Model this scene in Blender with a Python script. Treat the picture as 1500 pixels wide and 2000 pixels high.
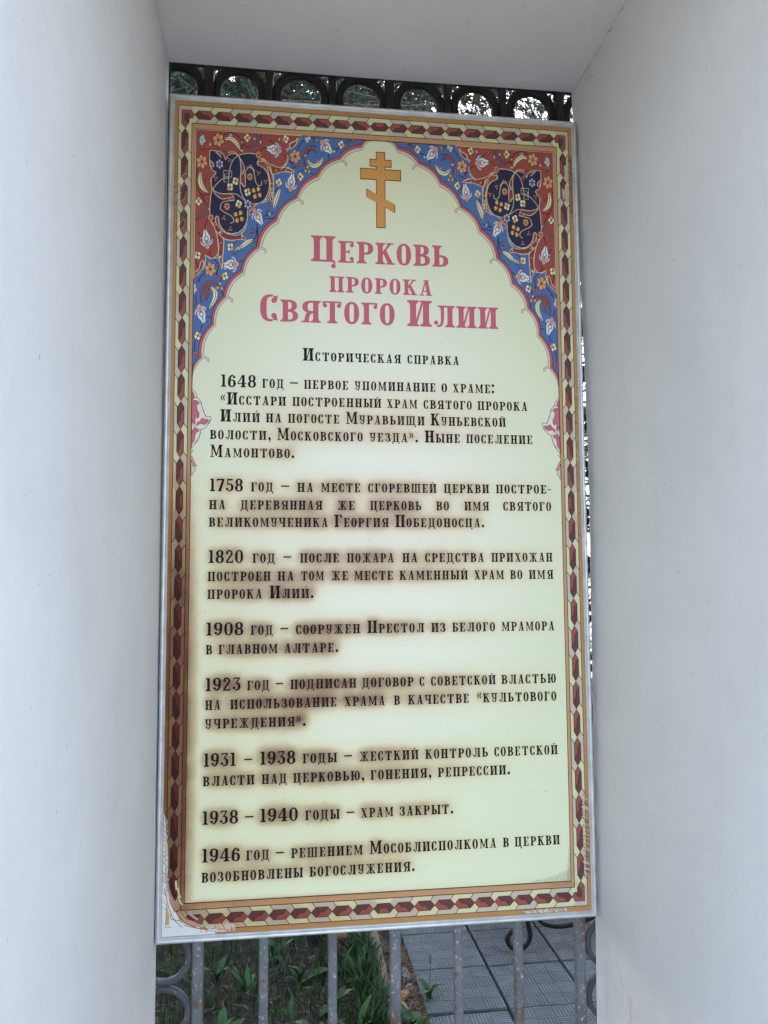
import bpy, bmesh, math, random
import numpy as np
from mathutils import Vector, Matrix
random.seed(7); RNG = np.random.default_rng(11)
S = bpy.context.scene
for o in list(bpy.data.objects): bpy.data.objects.remove(o, do_unlink=True)

# ------------------------------------------------------------------ camera, sky, sun, exposure
cam = bpy.data.cameras.new("camera"); cam_ob = bpy.data.objects.new("camera", cam); S.collection.objects.link(cam_ob)
cam.sensor_fit = 'HORIZONTAL'; cam.sensor_width = 36.0; cam.lens = 36.0*1501.2/1500.0
cam.clip_start = 0.02; cam.clip_end = 4000
# camera looks along its local -Z; the columns above are right, up and back
cam_ob.matrix_world = Matrix(((0.992098, -0.004371, -0.125393, -0.22058),
                              (-0.125338, -0.080111, -0.988874, -1.78306),
                              (-0.005723, 0.996776, -0.080026, 1.54),
                              (0, 0, 0, 1)))
S.camera = cam_ob
S.render.resolution_x = 768; S.render.resolution_y = 1024

SUN_AZ, SUN_EL = -12.0, 52.0          # degrees: azimuth from +Y (behind the wall) towards +X, elevation
world = bpy.data.worlds.new("World"); S.world = world; world.use_nodes = True
nt = world.node_tree; bg = nt.nodes["Background"]
sky = nt.nodes.new("ShaderNodeTexSky"); sky.sky_type = 'NISHITA'; sky.sun_disc = False
sky.sun_elevation = math.radians(SUN_EL); sky.sun_rotation = math.radians(SUN_AZ)
sky.air_density = 1.0; sky.dust_density = 4.5; sky.ozone_density = 1.0; sky.altitude = 150
veil = nt.nodes.new("ShaderNodeHueSaturation"); veil.inputs["Saturation"].default_value = .76   # thin bright cloud over the whole sky
nt.links.new(sky.outputs[0], veil.inputs["Color"]); nt.links.new(veil.outputs[0], bg.inputs[0]); bg.inputs[1].default_value = 0.14
sun = bpy.data.lights.new("sun", 'SUN'); sun.energy = 3.2; sun.angle = math.radians(0.6); sun.color = (1, .95, .87)
sun_ob = bpy.data.objects.new("sun", sun); S.collection.objects.link(sun_ob)
_d = Vector((math.sin(math.radians(SUN_AZ))*math.cos(math.radians(SUN_EL)), math.cos(math.radians(SUN_AZ))*math.cos(math.radians(SUN_EL)), math.sin(math.radians(SUN_EL))))
sun_ob.rotation_euler = _d.to_track_quat('Z', 'Y').to_euler(); sun_ob.location = (3, 6, 9)
S.view_settings.view_transform = 'Standard'; S.view_settings.look = 'None'
S.view_settings.exposure = 4.05; S.view_settings.gamma = 1.0; S.view_settings.use_curve_mapping = False
S.render.engine = 'CYCLES'
S.cycles.max_bounces = 8; S.cycles.diffuse_bounces = 6; S.cycles.use_denoising = True

# ------------------------------------------------------------------ helpers
COL = S.collection
def lin(r, g, b):
    f = lambda c: (c/255/12.92) if c <= 10 else ((c/255+.055)/1.055)**2.4
    return (f(r), f(g), f(b))
def tag(o, label=None, cat=None, group=None, kind=None):
    if label: o["label"] = label
    if cat: o["category"] = cat
    if group: o["group"] = group
    if kind: o["kind"] = kind
    return o
def empty(name, loc=(0, 0, 0), rz=0.0):
    o = bpy.data.objects.new(name, None); COL.objects.link(o); o.location = loc; o.rotation_euler = (0, 0, rz)
    o.empty_display_size = .1; return o
def mesh_obj(name, verts, faces, mat=None, parent=None, smooth=False):
    me = bpy.data.meshes.new(name); me.from_pydata([tuple(v) for v in verts], [], [tuple(f) for f in faces]); me.update()
    if smooth: me.polygons.foreach_set("use_smooth", [True]*len(me.polygons))
    if mat: me.materials.append(mat)
    o = bpy.data.objects.new(name, me); COL.objects.link(o)
    if parent: o.parent = parent
    return o
def share(name, me, parent=None, loc=(0, 0, 0), rot=(0, 0, 0), scale=(1, 1, 1)):
    o = bpy.data.objects.new(name, me); COL.objects.link(o); o.location = loc; o.rotation_euler = rot; o.scale = scale
    if parent: o.parent = parent
    return o
class MB:
    def __init__(s): s.v = []; s.f = []
    def add(s, v, f):
        n = len(s.v); s.v += [tuple(p) for p in v]; s.f += [tuple(i+n for i in q) for q in f]
    def box(s, x0, x1, y0, y1, z0, z1, b=0.0):
        if b <= 0:
            s.add([(x0,y0,z0),(x1,y0,z0),(x1,y1,z0),(x0,y1,z0),(x0,y0,z1),(x1,y0,z1),(x1,y1,z1),(x0,y1,z1)],
                  [(0,3,2,1),(4,5,6,7),(0,1,5,4),(1,2,6,5),(2,3,7,6),(3,0,4,7)])
        else:   # chamfered top edges
            s.add([(x0,y0,z0),(x1,y0,z0),(x1,y1,z0),(x0,y1,z0),(x0,y0,z1-b),(x1,y0,z1-b),(x1,y1,z1-b),(x0,y1,z1-b),
                   (x0+b,y0+b,z1),(x1-b,y0+b,z1),(x1-b,y1-b,z1),(x0+b,y1-b,z1)],
                  [(0,3,2,1),(8,9,10,11),(0,1,5,4),(1,2,6,5),(2,3,7,6),(3,0,4,7),(4,5,9,8),(5,6,10,9),(6,7,11,10),(7,4,8,11)])
    def tube(s, pts, rad, n=8, flat=None, up=(0, 1, 0), caps=True):
        """sweep; rad scalar or list; flat=(half width in plane, half depth along up) gives a rounded bar section"""
        pts = [Vector(p) for p in pts]; up = Vector(up); base = len(s.v); m = len(pts)
        for i, p in enumerate(pts):
            t = (pts[min(i+1, m-1)]-pts[max(i-1, 0)]).normalized()
            a = t.cross(up); a = a.normalized() if a.length > 1e-6 else Vector((1, 0, 0)); b = a.cross(t).normalized()
            r = rad[i] if isinstance(rad, (list, tuple)) else rad
            for k in range(n):
                th = 2*math.pi*(k+.5)/n; c, q = math.cos(th), math.sin(th)
                if flat:
                    e = .45; c = math.copysign(abs(c)**e, c)*flat[0]; q = math.copysign(abs(q)**e, q)*flat[1]
                else: c *= r; q *= r
                s.v.append(tuple(p+a*c+b*q))
        for i in range(m-1):
            for k in range(n):
                k2 = (k+1) % n; s.f.append((base+i*n+k, base+i*n+k2, base+(i+1)*n+k2, base+(i+1)*n+k))
        if caps:
            s.f.append(tuple(base+k for k in range(n))[::-1]); s.f.append(tuple(base+(m-1)*n+k for k in range(n)))
    def build(s, name, mat=None, parent=None, smooth=False): return mesh_obj(name, s.v, s.f, mat, parent, smooth)

# ------------------------------------------------------------------ materials (all procedural)
def nodes_of(name):
    m = bpy.data.materials.new(name); m.use_nodes = True; t = m.node_tree; return m, t, t.nodes["Principled BSDF"]
def N(t, kind, **kw):
    n = t.nodes.new(kind)
    for k, v in kw.items(): setattr(n, k, v)
    return n
def noise(t, scale, detail=4, rough=.55, coord='Object', stretch=None):
    tc = N(t, "ShaderNodeTexCoord"); n = N(t, "ShaderNodeTexNoise"); n.inputs["Scale"].default_value = scale
    n.inputs["Detail"].default_value = detail; n.inputs["Roughness"].default_value = rough
    src = tc.outputs[coord]
    if stretch:
        mp = N(t, "ShaderNodeMapping"); mp.inputs["Scale"].default_value = stretch; t.links.new(src, mp.inputs[0]); src = mp.outputs[0]
    t.links.new(src, n.inputs["Vector"]); return n.outputs["Fac"]
def ramp(t, src, stops):
    r = N(t, "ShaderNodeValToRGB"); e = r.color_ramp.elements
    while len(e) < len(stops): e.new(.5)
    for el, (p, c) in zip(e, stops): el.position = p; el.color = (*c, 1) if len(c) == 3 else c
    t.links.new(src, r.inputs[0]); return r.outputs[0]
def mix(t, fac, a, b, blend='MIX'):
    m = N(t, "ShaderNodeMix", data_type='RGBA', blend_type=blend)
    for sock, val in ((m.inputs[0], fac), (m.inputs[6], a), (m.inputs[7], b)):
        if hasattr(val, "is_output"): t.links.new(val, sock)
        elif isinstance(val, (int, float)): sock.default_value = val
        else: sock.default_value = (*val, 1)
    return m.outputs[2]
def bump(t, p, src, strength=.3, dist=.01):
    b = N(t, "ShaderNodeBump"); b.inputs["Strength"].default_value = strength; b.inputs["Distance"].default_value = dist
    t.links.new(src, b.inputs["Height"]); t.links.new(b.outputs[0], p.inputs["Normal"])
def simple(name, c0, c1, scale=8, rough=.7, metal=0.0, bmp=0.0, bscale=60, detail=5, stretch=None, lo=.35, hi=.68, bdist=.004):
    m, t, p = nodes_of(name)
    t.links.new(ramp(t, noise(t, scale, detail, stretch=stretch), [(lo, c0), (hi, c1)]), p.inputs["Base Color"])
    p.inputs["Roughness"].default_value = rough; p.inputs["Metallic"].default_value = metal
    if bmp: bump(t, p, noise(t, bscale, 5, .6), bmp, bdist)
    return m
def math_(t, op, a, b=None):
    n = N(t, "ShaderNodeMath", operation=op)
    for i, v in enumerate((a, b)):
        if v is None: continue
        if hasattr(v, "is_output"): t.links.new(v, n.inputs[i])
        else: n.inputs[i].default_value = v
    return n.outputs[0]

def make_plaster(name="white_plaster", c0=(.575, .565, .547), c1=(.635, .622, .60)):
    m, t, p = nodes_of(name)
    base = ramp(t, noise(t, 1.6, 6, .6), [(.3, c0), (.7, c1)])
    stains = ramp(t, noise(t, 3.0, 6, .62, stretch=(5, 5, .55)), [(.58, (1, 1, 1)), (.84, (.94, .933, .92))])
    col = mix(t, .7, base, stains, 'MULTIPLY')
    specks = ramp(t, noise(t, 75, 2, .5), [(.735, (1, 1, 1)), (.78, (.55, .53, .5))])
    blot = ramp(t, noise(t, 5.5, 7, .68), [(.35, (.965, .965, .96)), (.62, (1, 1, 1))]); col = mix(t, 1.0, col, blot, 'MULTIPLY')
    col = mix(t, .8, col, specks, 'MULTIPLY')
    t.links.new(col, p.inputs["Base Color"]); p.inputs["Roughness"].default_value = .76
    h = math_(t, 'ADD', math_(t, 'MULTIPLY', noise(t, 230, 3, .6), .55), math_(t, 'MULTIPLY', noise(t, 9, 5, .55), 1.6))
    bump(t, p, h, .5, .004); return m
def make_print():
    m, t, p = nodes_of("printed_film")
    a = N(t, "ShaderNodeAttribute", attribute_name="Col"); st = N(t, "ShaderNodeAttribute", attribute_name="stain")
    grain = noise(t, 420, 2, .5)
    mott = noise(t, 26, 5, .6)
    f = math_(t, 'MULTIPLY', st.outputs["Fac"], math_(t, 'ADD', math_(t, 'MULTIPLY', mott, .7), .65))
    sp = ramp(t, noise(t, 520, 1, .5), [(.58, (0, 0, 0)), (.66, (1, 1, 1))])
    f2 = math_(t, 'ADD', f, math_(t, 'MULTIPLY', math_(t, 'MULTIPLY', sp, st.outputs["Fac"]), .45))
    f2 = math_(t, 'MINIMUM', f2, 1.0)
    burnt = mix(t, 1.0, a.outputs["Color"], (.29, .155, .118), 'MULTIPLY')
    warm = mix(t, 1.0, a.outputs["Color"], (.93, .765, .64), 'MULTIPLY')
    c = mix(t, math_(t, 'MINIMUM', math_(t, 'MULTIPLY', f2, 2.6), 1.0), a.outputs["Color"], warm)
    c = mix(t, math_(t, 'MINIMUM', math_(t, 'MULTIPLY', math_(t, 'MAXIMUM', math_(t, 'SUBTRACT', f2, .20), 0.0), 1.45), 1.0), c, burnt)
    dirt = ramp(t, noise(t, 140, 2, .5), [(.735, (1, 1, 1)), (.80, (.55, .5, .42))])
    c = mix(t, .75, c, dirt, 'MULTIPLY')
    tone = ramp(t, grain, [(.3, (.80, .80, .80)), (.7, (.85, .85, .85))]); c = mix(t, 1.0, c, tone, 'MULTIPLY')
    t.links.new(c, p.inputs["Base Color"]); p.inputs["Roughness"].default_value = .55; p.inputs["Specular IOR Level"].default_value = .12
    bump(t, p, noise(t, 14, 3, .5), .12, .003); return m
def make_paver():
    m, t, p = nodes_of("concrete_paver")
    oi = N(t, "ShaderNodeObjectInfo")
    c = ramp(t, noise(t, 9, 6, .65), [(.3, (.050, .063, .072)), (.7, (.102, .124, .137))])
    v = ramp(t, oi.outputs["Random"], [(0, (.78, .8, .8)), (1, (1.0, 1.0, 1.0))]); c = mix(t, 1, c, v, 'MULTIPLY')
    moss = ramp(t, noise(t, 3.5, 5, .7), [(.52, (1, 1, 1)), (.75, (.62, .68, .50))]); c = mix(t, .8, c, moss, 'MULTIPLY')
    t.links.new(c, p.inputs["Base Color"]); p.inputs["Roughness"].default_value = .85
    bump(t, p, noise(t, 160, 4, .6), .35, .002); return m
def make_iron(name, paint0, paint1, chips=(.42, .44, .47), rust=(.13, .055, .025), chip_lo=.64, rust_lo=.6, top_shade=None):
    m, t, p = nodes_of(name)
    c = ramp(t, noise(t, 14, 5, .6), [(.3, paint0), (.7, paint1)])
    if top_shade:
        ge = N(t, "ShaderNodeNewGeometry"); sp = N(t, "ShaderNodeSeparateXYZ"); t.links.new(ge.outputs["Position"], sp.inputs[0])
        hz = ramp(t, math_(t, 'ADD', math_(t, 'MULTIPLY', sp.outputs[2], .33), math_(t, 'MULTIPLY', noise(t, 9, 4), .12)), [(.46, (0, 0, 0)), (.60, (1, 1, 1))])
        c = mix(t, hz, c, top_shade)  # shade of the upper grille put into the colour: near-black with height
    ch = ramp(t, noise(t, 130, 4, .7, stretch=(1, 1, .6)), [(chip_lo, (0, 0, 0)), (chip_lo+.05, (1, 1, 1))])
    c = mix(t, math_(t, 'MULTIPLY', ch, math_(t, 'SUBTRACT', .75, math_(t, 'MULTIPLY', hz, .7)) if top_shade else .75), c, chips)
    ru = ramp(t, noise(t, 17, 6, .72), [(rust_lo, (0, 0, 0)), (rust_lo+.07, (1, 1, 1))])
    c = mix(t, math_(t, 'MULTIPLY', ru, .8), c, rust)
    t.links.new(c, p.inputs["Base Color"]); p.inputs["Roughness"].default_value = .6; p.inputs["Metallic"].default_value = .0; p.inputs["Specular IOR Level"].default_value = .25
    bump(t, p, noise(t, 120, 4, .6), .35, .002); return m
def make_leaf(name, c0, c1, rough=.5):
    m, t, p = nodes_of(name); oi = N(t, "ShaderNodeObjectInfo")
    c = ramp(t, noise(t, 5, 4), [(.3, c0), (.7, c1)])
    c = mix(t, 1, c, ramp(t, oi.outputs["Random"], [(0, (.75, .75, .7)), (1, (1.1, 1.1, 1.0))]), 'MULTIPLY')
    t.links.new(c, p.inputs["Base Color"]); p.inputs["Roughness"].default_value = rough; p.inputs["Specular IOR Level"].default_value = .18
    return m
M = dict(
    plaster=make_plaster(), grey_plaster=make_plaster("grey_unpainted_plaster", (.41, .42, .42), (.49, .495, .495)), print=make_print(), paver=make_paver(),
    alu=simple("anodised_aluminium", (.43, .43, .42), (.55, .55, .535), 30, .5, .6, .12, 240, stretch=(1, 1, 1)),
    pvc=simple("white_backing_board", (.72, .72, .70), (.80, .80, .78), 12, .6),
    iron=make_iron("worn_grey_iron_paint", (.088, .091, .096), (.148, .152, .158), chip_lo=.60, rust_lo=.565, top_shade=(.009, .0075, .007)),
    ringiron=make_iron("dark_ring_paint", (.036, .039, .043), (.066, .070, .075), chip_lo=.64, rust_lo=.58, top_shade=(.009, .0075, .007)),
    blackiron=make_iron("black_wrought_iron", (.004, .0045, .0055), (.010, .011, .013), (.04, .04, .043), (.02, .012, .008), .7, .68),
    soil=simple("garden_soil", (.005, .0045, .004), (.015, .0125, .010), 14, .95, 0, .9, 60, 8, bdist=.02),
    slab=simple("bounce_slab_concrete", (.48, .47, .45), (.60, .59, .56), 4, .9, 0, .3, 80),
    forecourt=simple("forecourt_paving", (.075, .075, .075), (.12, .12, .118), 3, .9, 0, .3, 80),
    kerb=simple("weathered_brown_kerb", (.085, .06, .045), (.16, .12, .095), 12, .9, 0, .6, 50, stretch=(1, 6, 1)),
    rubble=simple("grey_concrete_chip", (.10, .11, .115), (.2, .21, .21), 14, .9, 0, .5, 70),
    bark=simple("spruce_bark", (.04, .028, .02), (.12, .085, .06), 20, .95, 0, .9, 30, stretch=(1, 1, .3), bdist=.03),
    needle=make_leaf("spruce_needles", (.011, .030, .022), (.028, .056, .038)),
    needle2=make_leaf("spruce_needles_light", (.024, .054, .02), (.052, .092, .038)),
    cone=simple("brown_cone_scales", (.10, .05, .02), (.26, .15, .06), 40, .7),
    weed=make_leaf("weed_leaf", (.014, .048, .016), (.036, .088, .032), .55),
    grass=make_leaf("grass_blade", (.011, .034, .010), (.030, .066, .018), .6),
    litter=simple("dry_litter", (.04, .025, .014), (.12, .075, .04), 60, .9),
    wood=simple("bench_slats", (.10, .05, .025), (.2, .11, .06), 10, .6, 0, .4, 50, stretch=(1, 8, 8)),
    crack=simple("dark_crack", (.10, .098, .095), (.30, .29, .28), 60, .9),
    drip=simple("rusty_drip_stain", (.63, .57, .45), (.72, .67, .58), 30, .85),
)
# ------------------------------------------------------------------ ground, path, kerb
def sheet(name, x0, x1, y0, y1, z, mat, n=1, amp=0.0):
    v = []; f = []
    for j in range(n+1):
        for i in range(n+1):
            v.append((x0+(x1-x0)*i/n, y0+(y1-y0)*j/n, z+(random.uniform(-amp, amp) if 0 < i < n and 0 < j < n else 0)))
    for j in range(n):
        for i in range(n): a = j*(n+1)+i; f.append((a, a+1, a+n+2, a+n+1))
    return mesh_obj(name, v, f, mat, None, amp > 0)
tag(sheet("ground", -900, 900, -900, 900, -0.03, M["soil"], 2), kind="structure")
tag(sheet("flower_bed_soil", -4.0, 0.272, 0.10, 6.0, -0.012, M["soil"], 90, .014), kind="structure")
tag(sheet("forecourt", -30, 30, -40, -1.555, -0.02, M["forecourt"]), kind="structure")

mb = MB(); mb.box(-.53, .55, -1.555, .02, -.06, -.005, .004); tag(mb.build("bounce_slab", M["slab"]), kind="structure")  # unseen pale slab added on the niche floor to bounce light up the board
TILE = 0.3; PX0 = 0.270; PY0 = -0.06 + 0.0
def tile_mesh():
    mb = MB(); g = .0058; t = TILE/2-g
    mb.box(-t, t, -t, t, -.04, -.004)
    q = 2*t/4
    for i in range(4):
        for j in range(4):
            x0 = -t+i*q; y0 = -t+j*q
            for k in range(6):
                a = .00115; w = q/6
                if (i+j) % 2: mb.box(x0+k*w+a, x0+(k+1)*w-a, y0+.0015, y0+q-.0015, -.0042, .0, .0008)
                else: mb.box(x0+.0015, x0+q-.0015, y0+k*w+a, y0+(k+1)*w-a, -.0042, .0, .0008)
    o = mb.build("paver", M["paver"]); me = o.data; bpy.data.objects.remove(o); return me
path = sheet("path", PX0-.004, PX0+7*TILE+.004, 0.10, 6.0, -.0285, M["soil"]); tag(path, kind="structure")
tme = tile_mesh()
for j in range(19):
    for i in range(7):
        y = .118 + j*TILE
        o = share("paver", tme, path, (PX0+(i+.5)*TILE, y+.132, random.uniform(-.003, .002)),
                  (random.uniform(-.006, .006), random.uniform(-.006, .006), random.uniform(-.004, .004)+(math.pi/2 if (i*7+j*3) % 5 == 0 else 0)))
kerb = empty("kerb_edging", (0.15, 0.2, 0)); tag(kerb, "low brown weathered edging strip between weedy bed and paved path", "kerb")
y = -.05
for k in range(9):
    L = [.44, .52, .5, .46, .55, .5, .48, .5, .5][k]
    mb = MB(); mb.box(-.018, .018, 0, L-.006, -.06, .035, .006); o = mb.build("kerb_piece", M["kerb"], kerb)
    o.location = (random.uniform(-.004, .004), y, random.uniform(-.006, .006)); o.rotation_euler = (random.uniform(-.01, .01), random.uniform(-.05, .05), random.uniform(-.012, .012)); y += L
# broken concrete chips wedged along the path's edge
for k, (px, py, r) in enumerate(((.236, 1.42, .04), (.246, 1.30, .035), (.243, 1.19, .03), (.235, 1.56, .045), (.245, 1.69, .04), (.24, .98, .04))):
    mb = MB(); pts = []; n = 7
    for a in range(n): th = 2*math.pi*a/n+random.uniform(-.2, .2); pts.append((math.cos(th)*r*.55*random.uniform(.7, 1.1), math.sin(th)*r*1.5*random.uniform(.7, 1.15)))
    mb.add([(x, yy, -.03) for x, yy in pts]+[(x*.9, yy*.93, .0) for x, yy in pts], [tuple(range(n))[::-1], tuple(range(n, 2*n))]+[(a, (a+1) % n, n+(a+1) % n, n+a) for a in range(n)])
    o = mb.build("concrete_chip", M["rubble"]); o.location = (px, py, -.004); o.rotation_euler = (.05, -.08, random.uniform(-.2, .2))
    tag(o, "grey broken concrete chip wedged along the left edge of the paved path", "concrete chip", "concrete chips along the path edge")

# ------------------------------------------------------------------ the plastered wall with its deep niche
RZ = [(0, .507), (.50, .505), (1.20, .516), (1.81, .521), (2.33, .513), (2.70, .5045), (2.773, .503), (3.35, .5)]
LZ = [(0, -.500), (.6, -.502), (2.0, -.506), (2.773, -.508), (3.35, -.508)]
def interp(tab, z):
    return float(np.interp(z, [a for a, b in tab], [b for a, b in tab]))
REAR, FRONT, CEIL, TOPZ = .03, -1.55, 2.773, 3.35
wall = empty("niche_wall", (0, FRONT, 0)); tag(wall, "white plastered wall with a deep rectangular niche around the sign board", "wall")
def pier(sign):
    tab = RZ if sign > 0 else LZ; far = 3.4*sign
    zs = list(np.linspace(-.05, CEIL, 41)); ys = [FRONT, -1.2, -.9, -.7, -.5, -.35, -.2, -.1, REAR]
    v = []; f = []
    for z in zs:
        for yy in ys:
            j = .0012*math.sin(7*z+5*yy+sign)+.0009*math.sin(19*z-11*yy)
            v.append((interp(tab, max(z, 0))+sign*(j if yy < -.05 else 0), yy-FRONT, z))
    ny = len(ys)
    for i in range(len(zs)-1):
        for k in range(ny-1):
            q = (i*ny+k, i*ny+k+1, (i+1)*ny+k+1, (i+1)*ny+k); f.append(q if sign < 0 else q[::-1])
    n = len(v); nz = len(zs)
    for z in zs: v.append((far, 0, z)); v.append((far, REAR-FRONT, z))
    for i in range(nz-1):
        a, b, c, d = i*ny, (i+1)*ny, n+2*(i+1), n+2*i; f.append((a, b, c, d) if sign < 0 else (a, d, c, b))
        a, b, c, d = i*ny+ny-1, (i+1)*ny+ny-1, n+2*(i+1)+1, n+2*i+1; f.append((a, d, c, b) if sign < 0 else (a, b, c, d))
        f.append((n+2*i, n+2*i+1, n+2*i+3, n+2*i+2))
    o = mesh_obj("jamb", v, f, M["plaster"], wall, True)
    return o
jl = pier(-1); jr = pier(1)
for o in (jl, jr):
    try: o.data.set_sharp_from_angle(angle=math.radians(40))
    except Exception: pass
mb = MB(); nx = 16; ny = 8
vs = []; fs = []
for j in range(ny+1):
    for i in range(nx+1):
        x = -.53+1.08*i/nx; yy = (REAR-FRONT)*j/ny; vs.append((x, yy, CEIL+.0015*math.sin(6*x+3*yy)))
for j in range(ny):
    for i in range(nx): a = j*(nx+1)+i; fs.append((a, a+nx+1, a+nx+2, a+1))
so = mesh_obj("soffit", vs, fs, M["plaster"], wall, True)
mb.box(-3.4, 3.4, 0, REAR-FRONT, CEIL+.012, TOPZ); mb.build("lintel", M["plaster"], wall)
# hairline cracks and mould spots where the soffit meets the right jamb
def ribbon_on_wall(name, pts, w, mat, normal):
    n = Vector(normal); mbq = MB(); P = [Vector(p) for p in pts]; vs = []
    for i, p in enumerate(P):
        t = (P[min(i+1, len(P)-1)]-P[max(i-1, 0)]).normalized(); a = t.cross(n).normalized(); ww = w*(.35+.65*random.random())*(0.25 if i in (0, len(P)-1) else 1)
        vs += [tuple(p+a*ww), tuple(p-a*ww)]
    mbq.add(vs, [(2*i, 2*i+1, 2*i+3, 2*i+2) for i in range(len(P)-1)]); return mbq.build(name, mat, wall)
def wander(p, q, n, amp):
    p, q = Vector(p), Vector(q); return [p.lerp(q, i/n)+Vector((0, random.uniform(-amp, amp), random.uniform(-amp, amp))) for i in range(n+1)]
def jx(z): return interp(RZ, z)-.0024
for (y0, z0, y1, z1, w, a) in ((.02, 2.766, -.10, 2.762, .0007, .003), (-.12, 2.765, -.17, 2.760, .0009, .003), (-.20, 2.766, -.225, 2.760, .0016, .003), (-.27, 2.767, -.285, 2.763, .0013, .002), (.022, 2.69, -.02, 2.715, .0007, .002), (-.06, 2.745, -.12, 2.72, .0005, .003), (-.05, 2.60, -.055, 2.55, .0007, .002), (-.09, 2.63, -.095, 2.60, .0006, .002)):
    pts = wander((0, y0-FRONT, z0), (0, y1-FRONT, z1), 9, a); pts = [Vector((jx(p.z), p.y, p.z)) for p in pts]
    ribbon_on_wall("hairline_crack", pts, w, M["crack"], (-1, 0, 0))
for (y0, z0, y1, z1, w) in ((-.46, 1.57, -.56, 1.595, .0003), (-.50, 1.585, -.53, 1.60, .0003), (-.05, 1.02, -.052, .93, .0006)):
    pts = wander((0, y0-FRONT, z0), (0, y1-FRONT, z1), 8, .004); pts = [Vector((interp(LZ, p.z)+.0022, p.y, p.z)) for p in pts]
    ribbon_on_wall("hairline_crack", pts, w, M["crack"], (1, 0, 0))
for (yy, z0, z1, w) in ((-.115, .66, .59, .004), (-.15, .655, .59, .006), (-.175, .65, .585, .004)):
    pts = [Vector((jx(z0+(z1-z0)*k/6), yy-FRONT+random.uniform(-.002, .002), z0+(z1-z0)*k/6)) for k in range(7)]
    ribbon_on_wall("drip_stain", pts, w, M["drip"], (-1, 0, 0))

# ------------------------------------------------------------------ iron grille behind the board
BARS = [(-.415, 1), (-.2685, 0), (-.1120, 0), (.0335, 1), (.1820, 0), (.3270, 0), (.4785, 1)]
GY = .06
gr = empty("iron_grille", (0, GY, 0)); tag(gr, "worn grey iron grille with round rings closing the back of the niche", "grille")
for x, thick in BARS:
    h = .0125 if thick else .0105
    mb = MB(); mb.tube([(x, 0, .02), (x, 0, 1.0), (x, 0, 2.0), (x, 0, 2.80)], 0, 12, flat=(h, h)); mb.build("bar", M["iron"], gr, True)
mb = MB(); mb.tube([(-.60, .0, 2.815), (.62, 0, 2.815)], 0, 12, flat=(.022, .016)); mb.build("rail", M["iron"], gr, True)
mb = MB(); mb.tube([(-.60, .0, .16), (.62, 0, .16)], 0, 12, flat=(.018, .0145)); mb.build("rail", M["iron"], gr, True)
mb = MB(); mb.tube([(-.5215, -.012, .02), (-.5215, -.012, 2.80)], 0, 12, flat=(.017, .006)); mb.build("gap_blocker", M["ringiron"], gr, True)  # dark strip added behind the left gap to block light from the back
def ring_mesh(R, hw, hd, n=36):
    mb = MB(); P = [(R*math.cos(2*math.pi*k/n), 0, R*math.sin(2*math.pi*k/n)) for k in range(n)]
    base = 0; m = 8; prof = [(hw*math.copysign(abs(math.cos(a))**.5, math.cos(a)), hd*math.copysign(abs(math.sin(a))**.5, math.sin(a))) for a in [2*math.pi*(k+.5)/m for k in range(m)]]
    v = []; f = []
    for k in range(n):
        th = 2*math.pi*k/n
        for a, b in prof: v.append(((R+a)*math.cos(th), b, (R+a)*math.sin(th)))
    for k in range(n):
        for q in range(m): f.append((k*m+q, k*m+(q+1) % m, ((k+1) % n)*m+(q+1) % m, ((k+1) % n)*m+q))
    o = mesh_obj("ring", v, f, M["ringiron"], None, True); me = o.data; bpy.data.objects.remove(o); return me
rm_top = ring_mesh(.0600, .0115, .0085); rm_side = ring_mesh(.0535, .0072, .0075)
xs = [-.562]+[b[0] for b in BARS]+[.625]
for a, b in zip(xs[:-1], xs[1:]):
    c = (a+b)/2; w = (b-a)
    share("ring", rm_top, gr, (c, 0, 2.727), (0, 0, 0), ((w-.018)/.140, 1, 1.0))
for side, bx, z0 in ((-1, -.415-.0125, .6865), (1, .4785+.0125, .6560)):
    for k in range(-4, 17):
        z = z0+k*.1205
        if .2 < z < 2.64: share("ring", rm_side, gr, (bx+side*.0608, 0, z), (0, 0, 0), (1, 1, 1.0))
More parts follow.
